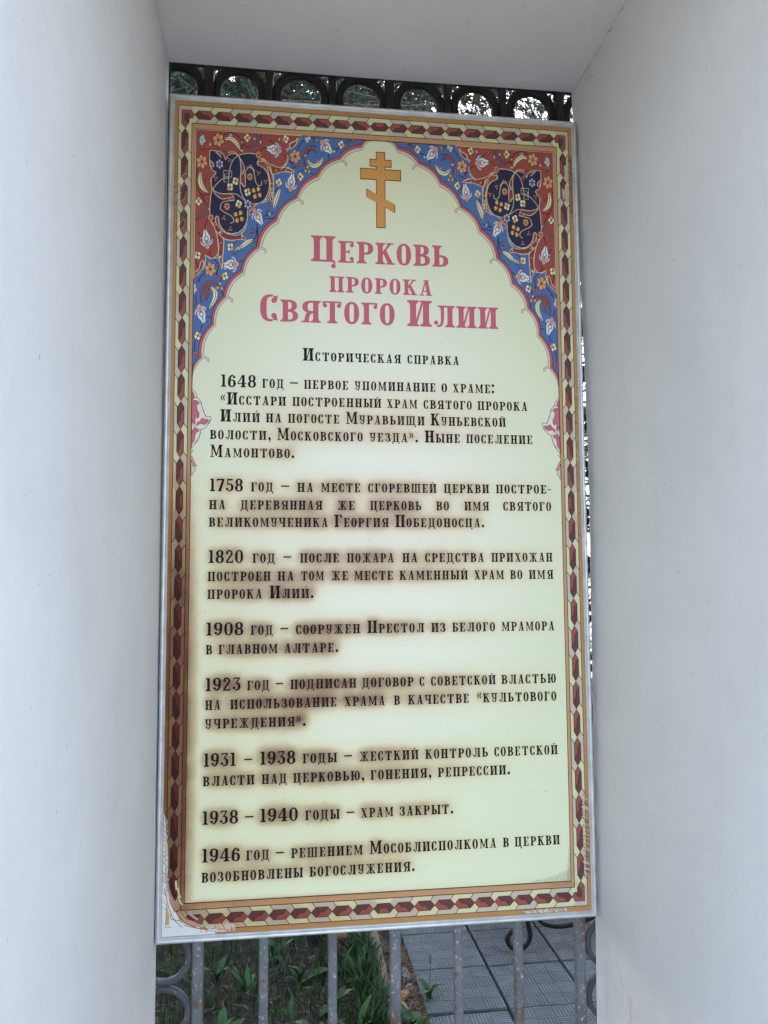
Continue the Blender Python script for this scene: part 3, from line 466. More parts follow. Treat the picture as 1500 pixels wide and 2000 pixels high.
GL = {
 'А': (.80, quad((.10, .04), (.20, .04), (.45, .99), (.36, .99))+quad((.49, .04), (.72, .04), (.53, .99), (.33, .99))+rect(.2, .25, .56, .33)+rect(.0, 0, .31, .07)+rect(.41, 0, .82, .07)+rect(.24, .93, .6, 1)),
 'Б': (.76, stem(.1, top='l', bot='l')+arm(.3, .62, 1, -1)+bowl(.3, .76, 0, .56)),
 'В': (.78, stem(.1, top='l', bot='l')+bowl(.3, .73, .47, 1)+bowl(.3, .78, 0, .545)),
 'Г': (.72, stem(.1, top='l')+arm(.3, .63, 1, -1)),
 'Д': (.92, stem(.17, s=.18, top='l', bot='')+stem(.57, s=.2, top='r', bot='')+rect(.17, .92, .77, 1)+rect(.02, 0, .9, .08)+blob(.08, -.13, .085)+blob(.84, -.13, .085)+rect(.02, -.12, .09, .02)+rect(.83, -.12, .9, .02)),
 'Е': (.74, stem(.1, top='l', bot='l')+arm(.3, .62, 1, -1)+arm(.3, .62, 0, 1)+rect(.3, .465, .5, .545)+rect(.47, .4, .525, .61)),
 'Ж': (1.14, stem(.47, s=.2)+quad((.48, .42), (.48, .56), (.24, .96), (.10, .96))+quad((.66, .42), (.66, .56), (.92, .96), (1.04, .96))+quad((.48, .46), (.48, .62), (.28, .04), (.06, .04))+quad((.66, .46), (.66, .62), (1.08, .04), (.86, .04))+rect(.02, .93, .34, 1)+rect(.8, .93, 1.12, 1)+rect(.0, 0, .34, .07)+rect(.8, 0, 1.14, .07)),
 'З': (.68, bowl(.28, .62, .47, 1)+bowl(.28, .68, 0, .545)+rect(.2, .915, .3, 1)+rect(.18, 0, .3, .085)+blob(.13, .79, .1)+blob(.12, .21, .105)+quad((.06, .8), (.03, 1.0), (.1, .99), (.22, .93))),
 'И': (.91, stem(.1)+stem(.6)+diagI(.3, .6)),
 'К': (.87, stem(.1)+quad((.3, .4), (.3, .55), (.6, .96), (.73, .96))+quad((.36, .5), (.48, .68), (.82, .03), (.58, .03))+rect(.51, .93, .84, 1)+rect(.5, 0, .9, .07)),
 'Л': (.98, stem(.66, top='r')+rect(.36, .92, .68, 1)+strk([(.42, .98), (.43, .6), (.41, .22), (.33, .07), (.17, .05)], .17, .09)+blob(.13, .2, .1)+serif(.36, 1, -1, -1)+rect(.2, .93, .3, 1)),
 'М': (1.1, rect(.13, 0, .23, .95)+rect(.02, 0, .36, .07)+stem(.8, s=.2, top='r')+quad((.09, 1), (.31, 1), (.62, .1), (.5, .1))+quad((.5, .1), (.6, .1), (.88, 1), (.78, 1))+rect(.0, .93, .14, 1)),
 'Н': (.87, stem(.1)+stem(.56)+rect(.3, .455, .56, .55)),
 'О': (.68, ringg(0, .68)),
 'П': (.89, stem(.1, top='l')+stem(.58, top='r')+rect(.3, .92, .58, 1)),
 'Р': (.76, stem(.1, top='l')+bowl(.3, .76, .4, 1)),
 'С': (.66, bowl(.38, 0, -.012, 1.012)+rect(.37, .925, .46, 1.01)+rect(.37, -.01, .46, .075)+blob(.51, .79, .105)+blob(.51, .21, .105)+quad((.44, .97), (.61, .95), (.66, 1.0), (.61, .78))+quad((.44, .03), (.61, .05), (.66, .0), (.61, .22))),
 'Т': (.88, stem(.335, top='')+rect(.1, .92, .78, 1)+blob(.13, .8, .095)+blob(.75, .8, .095)+quad((.035, .8), (.0, 1.02), (.06, .98), (.16, .94))+quad((.845, .8), (.88, 1.02), (.82, .98), (.72, .94))),
 'У': (.78, rect(.1, .58, .29, 1)+serif(.1, 1, -1, -1)+serif(.29, 1, 1, -1)+strk([(.2, .64), (.22, .5), (.34, .42), (.52, .46)], .17, .09)+strk([(.58, .99), (.585, .6), (.57, .25), (.48, .07), (.28, .05)], .2, .1)+serif(.48, 1, -1, -1)+serif(.68, 1, 1, -1)+blob(.2, .18, .1)),
 'Х': (.88, quad((.1, .98), (.33, .98), (.8, .02), (.56, .02))+quad((.6, .98), (.71, .98), (.28, .02), (.17, .02))+rect(.02, .93, .42, 1)+rect(.5, .93, .82, 1)+rect(.06, 0, .38, .07)+rect(.46, 0, .9, .07)),
 'Ц': (.95, stem(.1, bot='l')+stem(.58, bot='')+rect(.3, 0, .86, .085)+tailb(.87)),
 'Ч': (.84, stem(.53)+rect(.1, .62, .29, 1)+serif(.1, 1, -1, -1)+serif(.29, 1, 1, -1)+strk([(.2, .66), (.22, .52), (.34, .43), (.55, .47)], .18, .1)),
 'Ш': (1.22, G_Sh()), 'Щ': (1.3, G_Sh()+tailb(1.22)),
 'Ы': (1.1, stem(.1, bot='l')+bowl(.3, .7, 0, .56)+stem(.82)),
 'Ь': (.76, stem(.1, bot='l')+bowl(.3, .76, 0, .56)),
 'Ю': (1.12, stem(.1)+rect(.3, .46, .5, .545)+ringg(.46, 1.12)),
 'Я': (.86, stem(.56, top='r')+bowl(.57, .08, .42, 1)+strk([(.46, .46), (.33, .36), (.26, .05)], .17, .2)+rect(.02, 0, .42, .07)),
 '0': (.60, ringg(0, .6, s=.19)), '1': (.42, stem(.13, s=.18, top='l')),
 '2': (.58, strk([(.1, .78), (.16, .93), (.3, .955), (.44, .86), (.44, .68), (.28, .4), (.1, .12)], .12, .13)+strk([(.4, .9), (.47, .76), (.4, .56)], .12, .12)+rect(.03, 0, .55, .12)+blob(.13, .77, .1)+rect(.49, 0, .56, .26)),
 '3': (.58, rect(.06, .9, .53, 1)+rect(.06, .8, .12, .92)+quad((.42, .92), (.53, .92), (.3, .54), (.2, .54))+bowl(.22, .57, 0, .63, s=.19)+rect(.16, 0, .24, .085)+blob(.11, .2, .1)),
 '4': (.66, stem(.34, s=.19, top='', bot='lr')+rect(0, .25, .66, .335)+quad((.0, .3), (.08, .3), (.44, 1), (.34, 1))),
 '5': (.58, rect(.1, .87, .53, 1)+rect(.1, .5, .18, .9)+bowl(.2, .58, 0, .64, s=.19)+rect(.12, .55, .22, .64)+rect(.15, 0, .22, .085)+blob(.11, .19, .1)),
 '6': (.58, ringg(0, .58, -.01, .62, s=.19)+strk([(.1, .32), (.12, .68), (.24, .9), (.4, .955)], .2, .1)+blob(.45, .81, .1)),
 '7': (.57, rect(0, .87, .57, 1)+quad((.4, .88), (.57, .88), (.33, .03), (.11, .03))+rect(0, .76, .06, .9)+rect(.06, 0, .38, .07)),
 '8': (.60, ringg(.035, .565, .47, 1.012, s=.18)+ringg(0, .6, -.012, .55, s=.19)),
 '.': (.32, blob(.16, .145, .16)), ':': (.32, blob(.16, .145, .16)+blob(.16, .86, .16)),
 ',': (.34, blob(.17, .145, .155)+strk([(.26, .12), (.24, -.08), (.09, -.26)], .14, .05)),
 '-': (.36, rect(0, .40, .36, .5)), '–': (.95, rect(0, .52, .95, .67)),
 '«': (.55, quad((0, .72), (.2, 1.08), (.27, 1.0), (.15, .72))+quad((0, .72), (.2, .4), (.27, .47), (.15, .72))+quad((.26, .72), (.46, 1.08), (.53, 1.0), (.41, .72))+quad((.26, .72), (.46, .4), (.53, .47), (.41, .72))),
}
GL['9'] = (.58, [[(.58-x, 1-y) for x, y in p] for p in GL['6'][1]])
GL['»'] = (.55, [[(.53-x, y) for x, y in p] for p in GL['«'][1]])
GL['Й'] = (.91, GL['И'][1]+strk([(.32, 1.2), (.45, 1.1), (.58, 1.2)], .08, .08))
ACC = quad((.42, 1.07), (.56, 1.36), (.66, 1.32), (.48, 1.06))
HGT = {'T1': (53.5, 64, .105), 'T2': (38.8, 38.8, .15), 'H': (21, 30.5, .2), 'B': (21.2, 29, .2)}

class Art:
    def __init__(s): s.v = []; s.f = []; s.c = []
    def poly(s, pts, col, off):
        n = len(s.v); s.v += [(p[0], p[1], off) for p in pts]; s.f.append(tuple(range(n, n+len(pts)))); s.c.append(col)
    def polys(s, pl, col, off):
        for p in pl: s.poly(p, col, off)
    def line(s, pts, w, col, off, sm=True, closed=False): s.polys(strip(smooth(pts, 4) if sm else pts, w, closed), col, off)
    def build(s, name, parent=None, clean=False):
        v = np.array(s.v); me = bpy.data.meshes.new(name)
        fs = []
        for f in s.f:   # wind towards the viewer (-Y): in (u right, v down) that is a negative shoelace sum
            p = v[list(f)]; a = np.sum(p[:, 0]*np.roll(p[:, 1], -1)-np.roll(p[:, 0], -1)*p[:, 1]); fs.append(f if a < 0 else f[::-1])
        me.from_pydata([P3(*q) for q in s.v], [], fs); me.update()
        ca = me.color_attributes.new("Col", 'FLOAT_COLOR', 'CORNER'); buf = []
        for f, c in zip(s.f, s.c): buf += (list(S_(c))+[1.0])*len(f)
        ca.data.foreach_set("color", buf)
        sa = me.attributes.new("stain", 'FLOAT', 'POINT'); sa.data.foreach_set("value", (stain_at(v[:, 0], v[:, 1])*(0.0 if clean else 1.0)).astype(np.float32))
        me.materials.append(M["print"])
        o = bpy.data.objects.new(name, me); COL.objects.link(o); o.parent = parent or board; return o

# ---- lay the words out and note where ink sits (for the brown bleeding round the letters)
placed = []; boxes = []
for v, kind, row in TEXT:
    small, big, gap = HGT[kind]
    for word, u0, u1 in row:
        line = []; up = word.startswith('^'); w = word.lstrip('^'); items = []; x = 0.0
        first = True
        for ch in w:
            if ch == '´': items.append((ch, x_prev, h_prev)); continue
            h = big if (ch.isdigit() or (up and first and ch.isalpha())) else small
            if up and first and ch.isalpha(): first = False
            if ch in '–«».,:-' : h = small if kind != 'B' else small*1.04
            x_prev, h_prev = x, h
            items.append((ch, x, h)); x += (GL[ch][0]+gap*(small/h if h > small else 1)*(.75 if ch.isdigit() else 1))*h
        last = items[-1] if items[-1][0] != '´' else items[-2]
        nat = last[1]+GL[last[0]][0]*last[2]; k = (u1-u0)/nat
        if w == '–': boxes.append((u0, u1, v-small*.65, v-small*.5, kind))
        for ch, xx, h in items:
            P = ACC if ch == '´' else GL[ch][1]
            wd = GL['И'][0] if ch == '´' else GL[ch][0]
            line.append((u0+xx*k, k*h, h, P, v)); 
            if ch != '–': boxes.append((u0+xx*k, u0+(xx+wd*h)*k, v-h*.97, v, kind))
        placed.append((kind, line))

# ---- stain field on a 4 mm grid
GS = 4.0; NU, NV = int(BW/GS)+1, int(BH/GS)+2
cov = np.zeros((NV, NU))
for u0, u1, v0, v1, kind in boxes:
    if kind in ('T1', 'T2'): continue
    wgt = .25 if kind == 'H' else 1.0
    a, b = int(v0/GS), int(v1/GS)+1; c, d = int(u0/GS), int(u1/GS)+1
    cov[max(a, 0):b, max(c, 0):d] = np.maximum(cov[max(a, 0):b, max(c, 0):d], wgt)
def blur(a, sig):
    r = int(3*sig/GS)+1; k = np.exp(-.5*(np.arange(-r, r+1)*GS/sig)**2); k /= k.sum()
    a = np.apply_along_axis(lambda q: np.convolve(np.pad(q, r, mode='edge'), k, 'valid'), 0, a)
    return np.apply_along_axis(lambda q: np.convolve(np.pad(q, r, mode='edge'), k, 'valid'), 1, a)
UU, VV = np.meshgrid(np.arange(NU)*GS, np.arange(NV)*GS)
halo = .42*blur(cov, 7.5)+.38*blur(cov, 15.0)+.58*blur(cov, 30.0)
lump = blur(RNG.random((NV, NU)), 45); lump = (lump-lump.min())/(lump.max()-lump.min())
lump2 = blur(RNG.random((NV, NU)), 16); lump2 = (lump2-lump2.min())/(lump2.max()-lump2.min())
vert = np.interp(VV, [0, 600, 700, 800, 960, 1150, 1400, 1650, 1850, 1931], [0, 0, .22, .42, .74, .86, .98, .84, .55, .5])
cx = np.interp(VV, [0, 700, 850, 1000, 1200, 1500, 1931], [480, 480, 440, 430, 400, 330, 300])
hor = np.exp(-.5*((UU-cx)/np.where(UU > cx, 285.0, 340.0))**2)
hor = np.where((VV < 900) & (UU < 250), hor*np.clip((UU-60)/190, .12, 1), hor)
stain = halo*vert*hor*(.72+.5*lump)*(.8+.4*lump2)*1.12
# the printed border scorched along the left side and lower edge
edge_l = np.exp(-.5*((UU-40)/25)**2)*np.interp(VV, [0, 820, 960, 1150, 1350, 1650, 1800, 1931], [0, 0, .5, .9, 1.25, 1.25, 1.0, .6])
edge_in = np.exp(-np.clip(UU-62, 0, 400)/9.0)*(UU > 56)*np.interp(VV, [0, 930, 1200, 1850, 1931], [0, 0, .42, .52, .5])
edge_b = np.exp(-.5*((BH-44-VV)/26)**2)*np.interp(UU, [0, 60, 300, 520, 800, 1000], [.5, .5, .42, .3, .12, .02])
edge_bi = np.exp(-np.clip(BH-84-VV, 0, 400)/9.0)*(VV < BH-78)*np.interp(UU, [0, 300, 900, 1000], [.36, .3, .1, .05])
stain = np.clip(np.maximum.reduce([stain, edge_l*(.72+.5*lump2), edge_in, edge_b*(.6+.6*lump2), edge_bi]), 0, 1.0)
def stain_at(u, v):
    x = np.clip(np.asarray(u)/GS, 0, NU-1.001); y = np.clip(np.asarray(v)/GS, 0, NV-1.001); i = x.astype(int); j = y.astype(int); fx = x-i; fy = y-j
    return stain[j, i]*(1-fx)*(1-fy)+stain[j, i+1]*fx*(1-fy)+stain[j+1, i]*(1-fx)*fy+stain[j+1, i+1]*fx*fy

# ---- backing board and printed cream sheet
mb = MB(); mb.box(-.4995, .4995, .0006, .018, .0005, BH/1000-.0005); mb.build("backing_panel", M["pvc"], board)
uu = np.linspace(8, BW-8, 247); vv = np.linspace(8, BH-8, 480)
g = np.stack(np.meshgrid(uu, vv), -1).reshape(-1, 2); nu = len(uu); nvv = len(vv)
a = (np.arange(nvv-1)[:, None]*nu+np.arange(nu-1)[None]).ravel(); quads = np.stack([a, a+nu, a+nu+1, a+1], -1)
me = bpy.data.meshes.new("printed_sheet"); me.from_pydata([P3(u, v) for u, v in g], [], quads.tolist()); me.update()
rr = np.sqrt(((g[:, 0]-490)/430)**2+((g[:, 1]-930)/640)**2); centre_light = np.clip(1.25-rr, 0, 1)[:, None]  # uneven light painted into the cream: paler centre, yellower edges
ca = np.array(S_((217, 219, 182)))[None]*(1-centre_light)+np.array(S_((230, 227, 206)))[None]*centre_light
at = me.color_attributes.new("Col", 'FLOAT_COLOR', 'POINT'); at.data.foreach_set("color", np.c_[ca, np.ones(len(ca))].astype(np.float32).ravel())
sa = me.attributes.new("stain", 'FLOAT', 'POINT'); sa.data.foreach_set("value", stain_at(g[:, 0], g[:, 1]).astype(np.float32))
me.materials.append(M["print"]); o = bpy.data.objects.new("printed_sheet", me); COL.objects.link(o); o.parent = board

# ---- border: ochre fillets and a chain of hexagons
OCH = (174, 132, 84); OCH2 = (186, 146, 106); YEL = (207, 204, 160); GRY = (192, 180, 158); HD = (100, 62, 60); HL = (146, 86, 74)
FX = (13.0, 20.8, 22.2, 51.8, 53.4, 60.2, 61.8); FY = (13.5, 24.0, 25.6, 66.8, 68.6, 80.6, 82.8)
def frame_band(A, x0, y0, x1, y1, col, off, seg=24):
    """rectangular band between inset (x0,y0) and (x1,y1)"""
    n = seg
    for k in range(n):
        a, b = k/n, (k+1)/n
        L = lambda p, q, t: p+(q-p)*t
        for (ox0, ox1, ix0, ix1, oy, iy) in ((x0, BW-x0, x1, BW-x1, y0, y1), (x0, BW-x0, x1, BW-x1, BH-y0, BH-y1)):
            A.poly([(L(ox0, ox1, a), oy), (L(ox0, ox1, b), oy), (L(ix0, ix1, b), iy), (L(ix0, ix1, a), iy)], col, off)
        m = 2
        for h in range(m):
            aa, bb = (k+h/m)/n, (k+(h+1)/m)/n
            for (ox, ix, oy0, oy1, iy0, iy1) in ((x0, x1, y0, BH-y0, y1, BH-y1), (BW-x0, BW-x1, y0, BH-y0, y1, BH-y1)):
                A.poly([(ox, L(oy0, oy1, aa)), (ox, L(oy0, oy1, bb)), (ix, L(iy0, iy1, bb)), (ix, L(iy0, iy1, aa))], col, off)
A = Art(); K = 1e-3
frame_band(A, FX[0], FY[0], FX[1], FY[1], OCH, .10*K); frame_band(A, FX[1], FY[1], FX[2], FY[2], LINE, .10*K)
frame_band(A, FX[2], FY[2], FX[3], FY[3], YEL, .10*K); frame_band(A, FX[3], FY[3], FX[4], FY[4], LINE, .10*K)
frame_band(A, FX[4], FY[4], FX[5], FY[5], OCH2, .10*K); frame_band(A, FX[5], FY[5], FX[6], FY[6], LINE, .10*K)
A.build("border_fillets")
A = Art()
def cell(T, p, b, k, special=False, dz=0.0):
    """one hexagon link: T maps (along 0..p, across 0..b) to artwork mm"""
    m = b/2; h = [(0, m), (.21*p, .25*b), (.79*p, .25*b), (p, m), (.79*p, .76*b), (.21*p, .76*b)]
    top = [(.79*p, .25*b), (.95*p, 0), (1.95*p, 0), (1.79*p, .25*b), (1.21*p, .25*b), (p, m)]
    bot = [(.21*p, .76*b), (.05*p, b), (1.05*p, b), (1.21*p, .76*b), (p, m), (.79*p, .76*b)]
    if not special:
        A.poly([T(*q) for q in top], GRY if k % 2 else YEL, .16*K+dz); A.poly([T(*q) for q in bot], YEL if k % 2 else GRY, .16*K+dz)
    A.poly([T(*q) for q in h], HD, .19*K)
    if special: lt = [(.21*p, .25*b), (.79*p, .25*b), (.66*p, .52*b), (.36*p, .52*b)]
    else: lt = [(.24*p, .25*b), (.79*p, .25*b), (p, m), (.80*p, .74*b), (.66*p, .53*b), (.44*p, .5*b)]
    A.poly([T(*q) for q in lt], HL, .22*K)
    w = 1.5
    A.line([T(*q) for q in h], w, LINE, .25*K, False, True)
    if not special:
        A.line([T(.79*p, .25*b), T(.95*p, 0)], w, LINE, .25*K, False); A.line([T(.21*p, .76*b), T(.05*p, b)], w, LINE, .25*K, False)
        A.line([T(*q) for q in lt[3:]]+[T(*lt[0])], 1.1, LINE, .27*K, False)
    else: A.line([T(*q) for q in (lt[1], lt[2], lt[3], lt[0])], 1.1, LINE, .27*K, False)
ph, pv = 46.5, 65.5; bh, bv = FY[3]-FY[2], FX[3]-FX[2]
for edge in (0, 1):
    ty = (lambda s: FY[2]+s) if edge == 0 else (lambda s: BH-FY[2]-s)
    for k in range(9):
        cell(lambda a, s, k=k, ty=ty: (58.25+k*ph+a, ty(s)), ph, bh, k)
        cell(lambda a, s, k=k, ty=ty: (BW-58.25-k*ph-a, ty(s)), ph, bh, k, dz=.012*K)
    cell(lambda a, s, ty=ty: (58.25+9*ph+a, ty(s)), ph, bh, 1, True)
    tx = (lambda s: FX[2]+s) if edge == 0 else (lambda s: BW-FX[2]-s)
    for k in range(13):
        cell(lambda a, s, k=k, tx=tx: (tx(bv-s), 81.4+k*pv+a), pv, bv, k)
        cell(lambda a, s, k=k, tx=tx: (tx(bv-s), BH-81.4-k*pv-a), pv, bv, k, dz=.012*K)
    cell(lambda a, s, tx=tx: (tx(bv-s), 81.4+13*pv+a), pv, bv, 1, True)
for sx in (0, 1):
    for sy in (0, 1):
        X = (lambda x: x) if sx == 0 else (lambda x: BW-x); Y = (lambda y: y) if sy == 0 else (lambda y: BH-y)
        Lp = [(29, 36), (51.5, 36), (58.2, 46.3), (54, 56), (46, 56), (46, 66), (37, 81.4), (29, 70)]
        A.poly([(X(x), Y(y)) for x, y in [(22.2, 25.6), (56, 25.6), (51.5, 36), (29, 36), (29, 70), (22.2, 78)]], GRY, .16*K)
        A.poly([(X(x), Y(y)) for x, y in Lp], HL, .19*K)
        A.poly([(X(x), Y(y)) for x, y in [(35, 44), (44, 44), (52, 55), (46, 56), (46, 66), (43, 71), (35, 60)]], HD, .22*K)
        A.line([(X(x), Y(y)) for x, y in Lp], 1.5, LINE, .25*K, False, True)
A.build("border_chain")

# ---- arch ribbons
def lobes(kn, bulge):
    out = [kn[0]]
    for a, b in zip(kn[:-1], kn[1:]):
        dx, dy = b[0]-a[0], b[1]-a[1]
        for k in range(1, 9):
            t = k/8; s = 4*t*(1-t)*bulge; out.append((a[0]+dx*t+dy*s, a[1]+dy*t-dx*s))
    return out
def clipu(P): return [(max(u, 61.8), max(v, 82.8)) for u, v in P]
ao = clipu(lobes(ARCH_OUT, -.125)); ai = clipu(lobes(ARCH_IN, -.125))
_t = 1.0
if sum(p[0] for p in ao)/len(ao) > sum(p[0] for p in ARCH_OUT)/len(ARCH_OUT)+.5:   # bulge must point away from the cream field
    ao = clipu(lobes(ARCH_OUT, .125)); ai = clipu(lobes(ARCH_IN, .125))
nA = len(ao); am = [((a[0]*.5+b[0]*.5), (a[1]*.5+b[1]*.5)) for a, b in zip(ao, ai)]
RED = (156, 78, 69); BLU = (80, 110, 160); NAV = (48, 48, 74); MAR = (132, 64, 62); PAL = (214, 196, 164); RIB = (186, 92, 92); RIB2 = (206, 192, 176); PNK = (190, 104, 116)
CRE = (226, 222, 178); PEA = (214, 160, 116); LIL = (182, 188, 216); WHT = (214, 224, 226); MAU = (140, 92, 96); CYN = (176, 206, 204); ORA = (216, 168, 92); DRK = (60, 30, 40)
ASP = 1.32
def spandrel(side):
    A = Art(); X = (lambda u: u) if side == 0 else (lambda u: BW-u)
    T = lambda P: [(X(u), v) for u, v in P]
    def poly(P, c, off, ln=None, w=1.0):
        A.poly(T(P), c, off)
        if ln: A.line(T(P), w, ln, off+.015*K, False, True)
    # ground colours
    A.poly(T([(61.8, 82.8)]+ao[:]+[(61.8, ao[-1][1])]), BLU, .12*K)
    poly([(61.8, 82.8)]+[(max(u, 61.8), v) for u, v in RED_P[1:]], RED, .15*K, PAL, 1.6)
    for i in range(nA-1):
        A.poly(T([ao[i], ao[i+1], am[i+1], am[i]]), RIB, .17*K); A.poly(T([am[i], am[i+1], ai[i+1], ai[i]]), RIB2, .17*K)
    A.line(T(ao), 1.5, DRK, .21*K, False); A.line(T(am), 1.3, (120, 52, 56), .21*K, False); A.line(T(ai), 1.1, (112, 92, 84), .21*K, False)
    for q in (2, 4, 6, 8, 10):   # little curls on every second cusp
        u, v = ARCH_IN[q]; pts = [(u-2, v-1), (u+5, v+1), (u+9, v+5), (u+8, v+11)]
        A.line(T(pts), 5.2, (112, 92, 84), .20*K); A.line(T(pts), 3.2, RIB2, .215*K)
    for P in STEMS: A.line(T(P), 2.0, DRK, .20*K)
    for P in TAILS: poly(P, MAR, .23*K, PAL, 1.4)
    poly(NAVY, NAV, .28*K, PAL, 1.5)
    for P in MAROON: poly(P, MAR, .31*K, PAL, 1.2)
    for P in LINES_PALE: A.line(T(P), 1.5, PAL, .34*K)
    A.line(T([(KN[0]), KN[1], KN[2], KN[3]]), 1.5, PAL, .35*K, False, True); A.line(T([KN[4], KN[5], KN[6], KN[7]]), 1.5, PAL, .35*K, False, True)
    # leaves
    def leaf(P, c, wmax, off, ln=DRK):
        sp = smooth(P, 6); n = len(sp); L = []; Rr = []
        for i, p in enumerate(sp):
            a = sp[max(i-1, 0)]; b = sp[min(i+1, n-1)]; dx, dy = b[0]-a[0], b[1]-a[1]; l = math.hypot(dx, dy) or 1; t = i/(n-1)
            w = wmax*(math.sin(math.pi*min(1, t*.92+.06))**.7)*(1 if i % 2 else .78); L.append((p[0]-dy/l*w, p[1]+dx/l*w)); Rr.append((p[0]+dy/l*w*.8, p[1]-dx/l*w*.8))
        A.poly(T(L+Rr[::-1]), c, off); A.line(T(L+Rr[::-1]), .9, ln, off+.012*K, False, True); A.line(T(sp[1:-1]), 1.3, ln, off+.02*K, False)
    for P in LEAF_Y: leaf(P, CRE, 6.5, .37*K)
    for P in LEAF_M: leaf(P, MAU, 7.0, .37*K, (70, 34, 48))
    def inside(p, P):
        c = False
        for i in range(len(P)):
            (x1, y1), (x2, y2) = P[i], P[i-1]
            if (y1 > p[1]) != (y2 > p[1]) and p[0] < (x2-x1)*(p[1]-y1)/(y2-y1)+x1: c = not c
        return c
    rf = random.Random(17); region = [(61.8, 82.8)]+ao+[(61.8, ao[-1][1])]; taken = [q for L in FLOWERS.values() for q in L]+[(l[0], l[1]) for l in LILIES]
    tries = 0; n_f = 0
    while n_f < 46 and tries < 4000:
        tries += 1; q = (rf.uniform(66, 470), rf.uniform(88, 640))
        if not inside(q, region) or inside(q, NAVY) or min(math.hypot(q[0]-t[0], (q[1]-t[1])/ASP) for t in taken) < 11: continue
        if min(math.hypot(q[0]-t[0], q[1]-t[1]) for t in ao) < 9: continue
        taken.append(q); n_f += 1; a = rf.uniform(0, 6.28); r = rf.uniform(5, 8)
        tip = [(q[0]+r*math.cos(a+s)*k, q[1]+r*math.sin(a+s)*k*ASP) for k, s in ((1.5, 0), (.8, .5), (0, 0))]
        A.line(T(tip), 1.4, DRK, .205*K)
        cc = rf.choice(((206, 150, 120), (214, 206, 168), (150, 96, 96), (196, 196, 206)))
        poly([(q[0]+(u*math.cos(a)-v*math.sin(a)), q[1]+(u*math.sin(a)+v*math.cos(a))*ASP) for u, v in ((-4.5, 0), (-1, 2.6), (3.6, 1.6), (1.8, 0), (3.6, -1.6), (-1, -2.6))], cc, .39*K, DRK, 1.0)
    O = .42*K
    def petals(u, v, n, r0, r1, wd, c, rot=0, ln=DRK, off=O, tip=.0):
        for k in range(n):
            th = rot+2*math.pi*k/n; ca, sa = math.cos(th), math.sin(th); pts = []
            for (a, b) in ((r0, 0), (r0+(r1-r0)*.45, wd*.85), (r0+(r1-r0)*.8, wd*.8), (r1+tip, wd*.12), (r1+tip, -wd*.12), (r0+(r1-r0)*.8, -wd*.8), (r0+(r1-r0)*.45, -wd*.85)):
                pts.append((u+(a*ca-b*sa), v+(a*sa+b*ca)*ASP))
            poly(pts, c, off+.02*K*(k % 2), ln, 1.25)
    def dot(u, v, r, c, off, ln=None): poly([(u+r*math.cos(2*math.pi*k/10), v+r*ASP*math.sin(2*math.pi*k/10)) for k in range(10)], c, off, ln, .7)
    for u, v in FLOWERS['rosette']: petals(u, v, 6, 1.5, 12.5, 5.6, PEA, .3, tip=1.5); dot(u, v, 2, MAR, O+.05*K)
    for i, (u, v) in enumerate(FLOWERS['pansy']):
        rot = i*1.3; petals(u, v, 4, .5, 8.2, 4.6, CRE, rot); 
        th = rot+math.pi/2*(i % 4); poly([(u+(a*math.cos(th)-b*math.sin(th)), v+(a*math.sin(th)+b*math.cos(th))*ASP) for a, b in ((0, 0), (4, 4), (8, 3), (8, -3), (4, -4))], PEA, O+.05*K, DRK, .8)
        dot(u, v, 1.8, DRK, O+.08*K)
    for u, v in FLOWERS['star']: petals(u, v, 6, 2.2, 9.2, 3.4, LIL, .5); dot(u, v, 2.0, MAU, O+.05*K)
    for u, v in FLOWERS['clover']: petals(u, v, 4, 2.2, 13, 5.4, ORA, .5); dot(u, v, 1.8, DRK, O+.05*K)
    for u, v in FLOWERS['daisy']: petals(u, v, 7, 1.2, 7.5, 2.8, PEA, .2, (92, 40, 40)); dot(u, v, 1.6, MAR, O+.05*K)
    for i, (u, v) in enumerate(FLOWERS['bud']): petals(u, v, 3, .2, 5.4, 2.4, (206, 132, 110), i*1.9)
    for u, v in FLOWERS['trefoil']: petals(u, v, 3, .6, 9, 4.4, PEA, .6); dot(u, v, 1.4, DRK, O+.05*K)
    for (u, v, dx, dy) in LILIES:
        L = math.hypot(dx, dy/ASP); ex, ey = dx/L, (dy/ASP)/L
        Q = lambda a, b: (u+(ex*a-ey*b), v+(ey*a+ex*b)*ASP)
        poly([Q(*p) for p in ((-15, -5), (-8, -6), (-7, 0), (-8, 6), (-15, 5), (-18, 0))], PEA, O-.02*K, DRK, 1.1)
        for sg in (-1, 1):
            poly([Q(*p) for p in ((-8, 0), (-5, sg*9), (2, sg*14), (-6, sg*14.5), (-12, sg*8))], LIL, O, DRK, 1.1)
            poly([Q(*p) for p in ((-7, sg*1), (-4, sg*9), (5, sg*9.5), (13, sg*5.5), (20, sg*3), (17, 0), (8, sg*.5))], WHT, O+.03*K, DRK, 1.1)
        poly([Q(6.5*math.cos(a)+1, 5.6*math.sin(a)) for a in [2*math.pi*k/12 for k in range(12)]], PEA, O+.07*K, MAR, .9)
        poly([Q(*p) for p in ((-2, 0), (1, 3), (5.5, 2.5), (5.5, -2.5), (1, -3))], WHT, O+.10*K, MAR, .7); poly([Q(*p) for p in ((-4.5, 0), (-2, 2.2), (0, 0), (-2, -2.2))], (150, 50, 46), O+.12*K)
        dot(*Q(-8, 0), 2.0, LIL, O+.06*K, DRK)
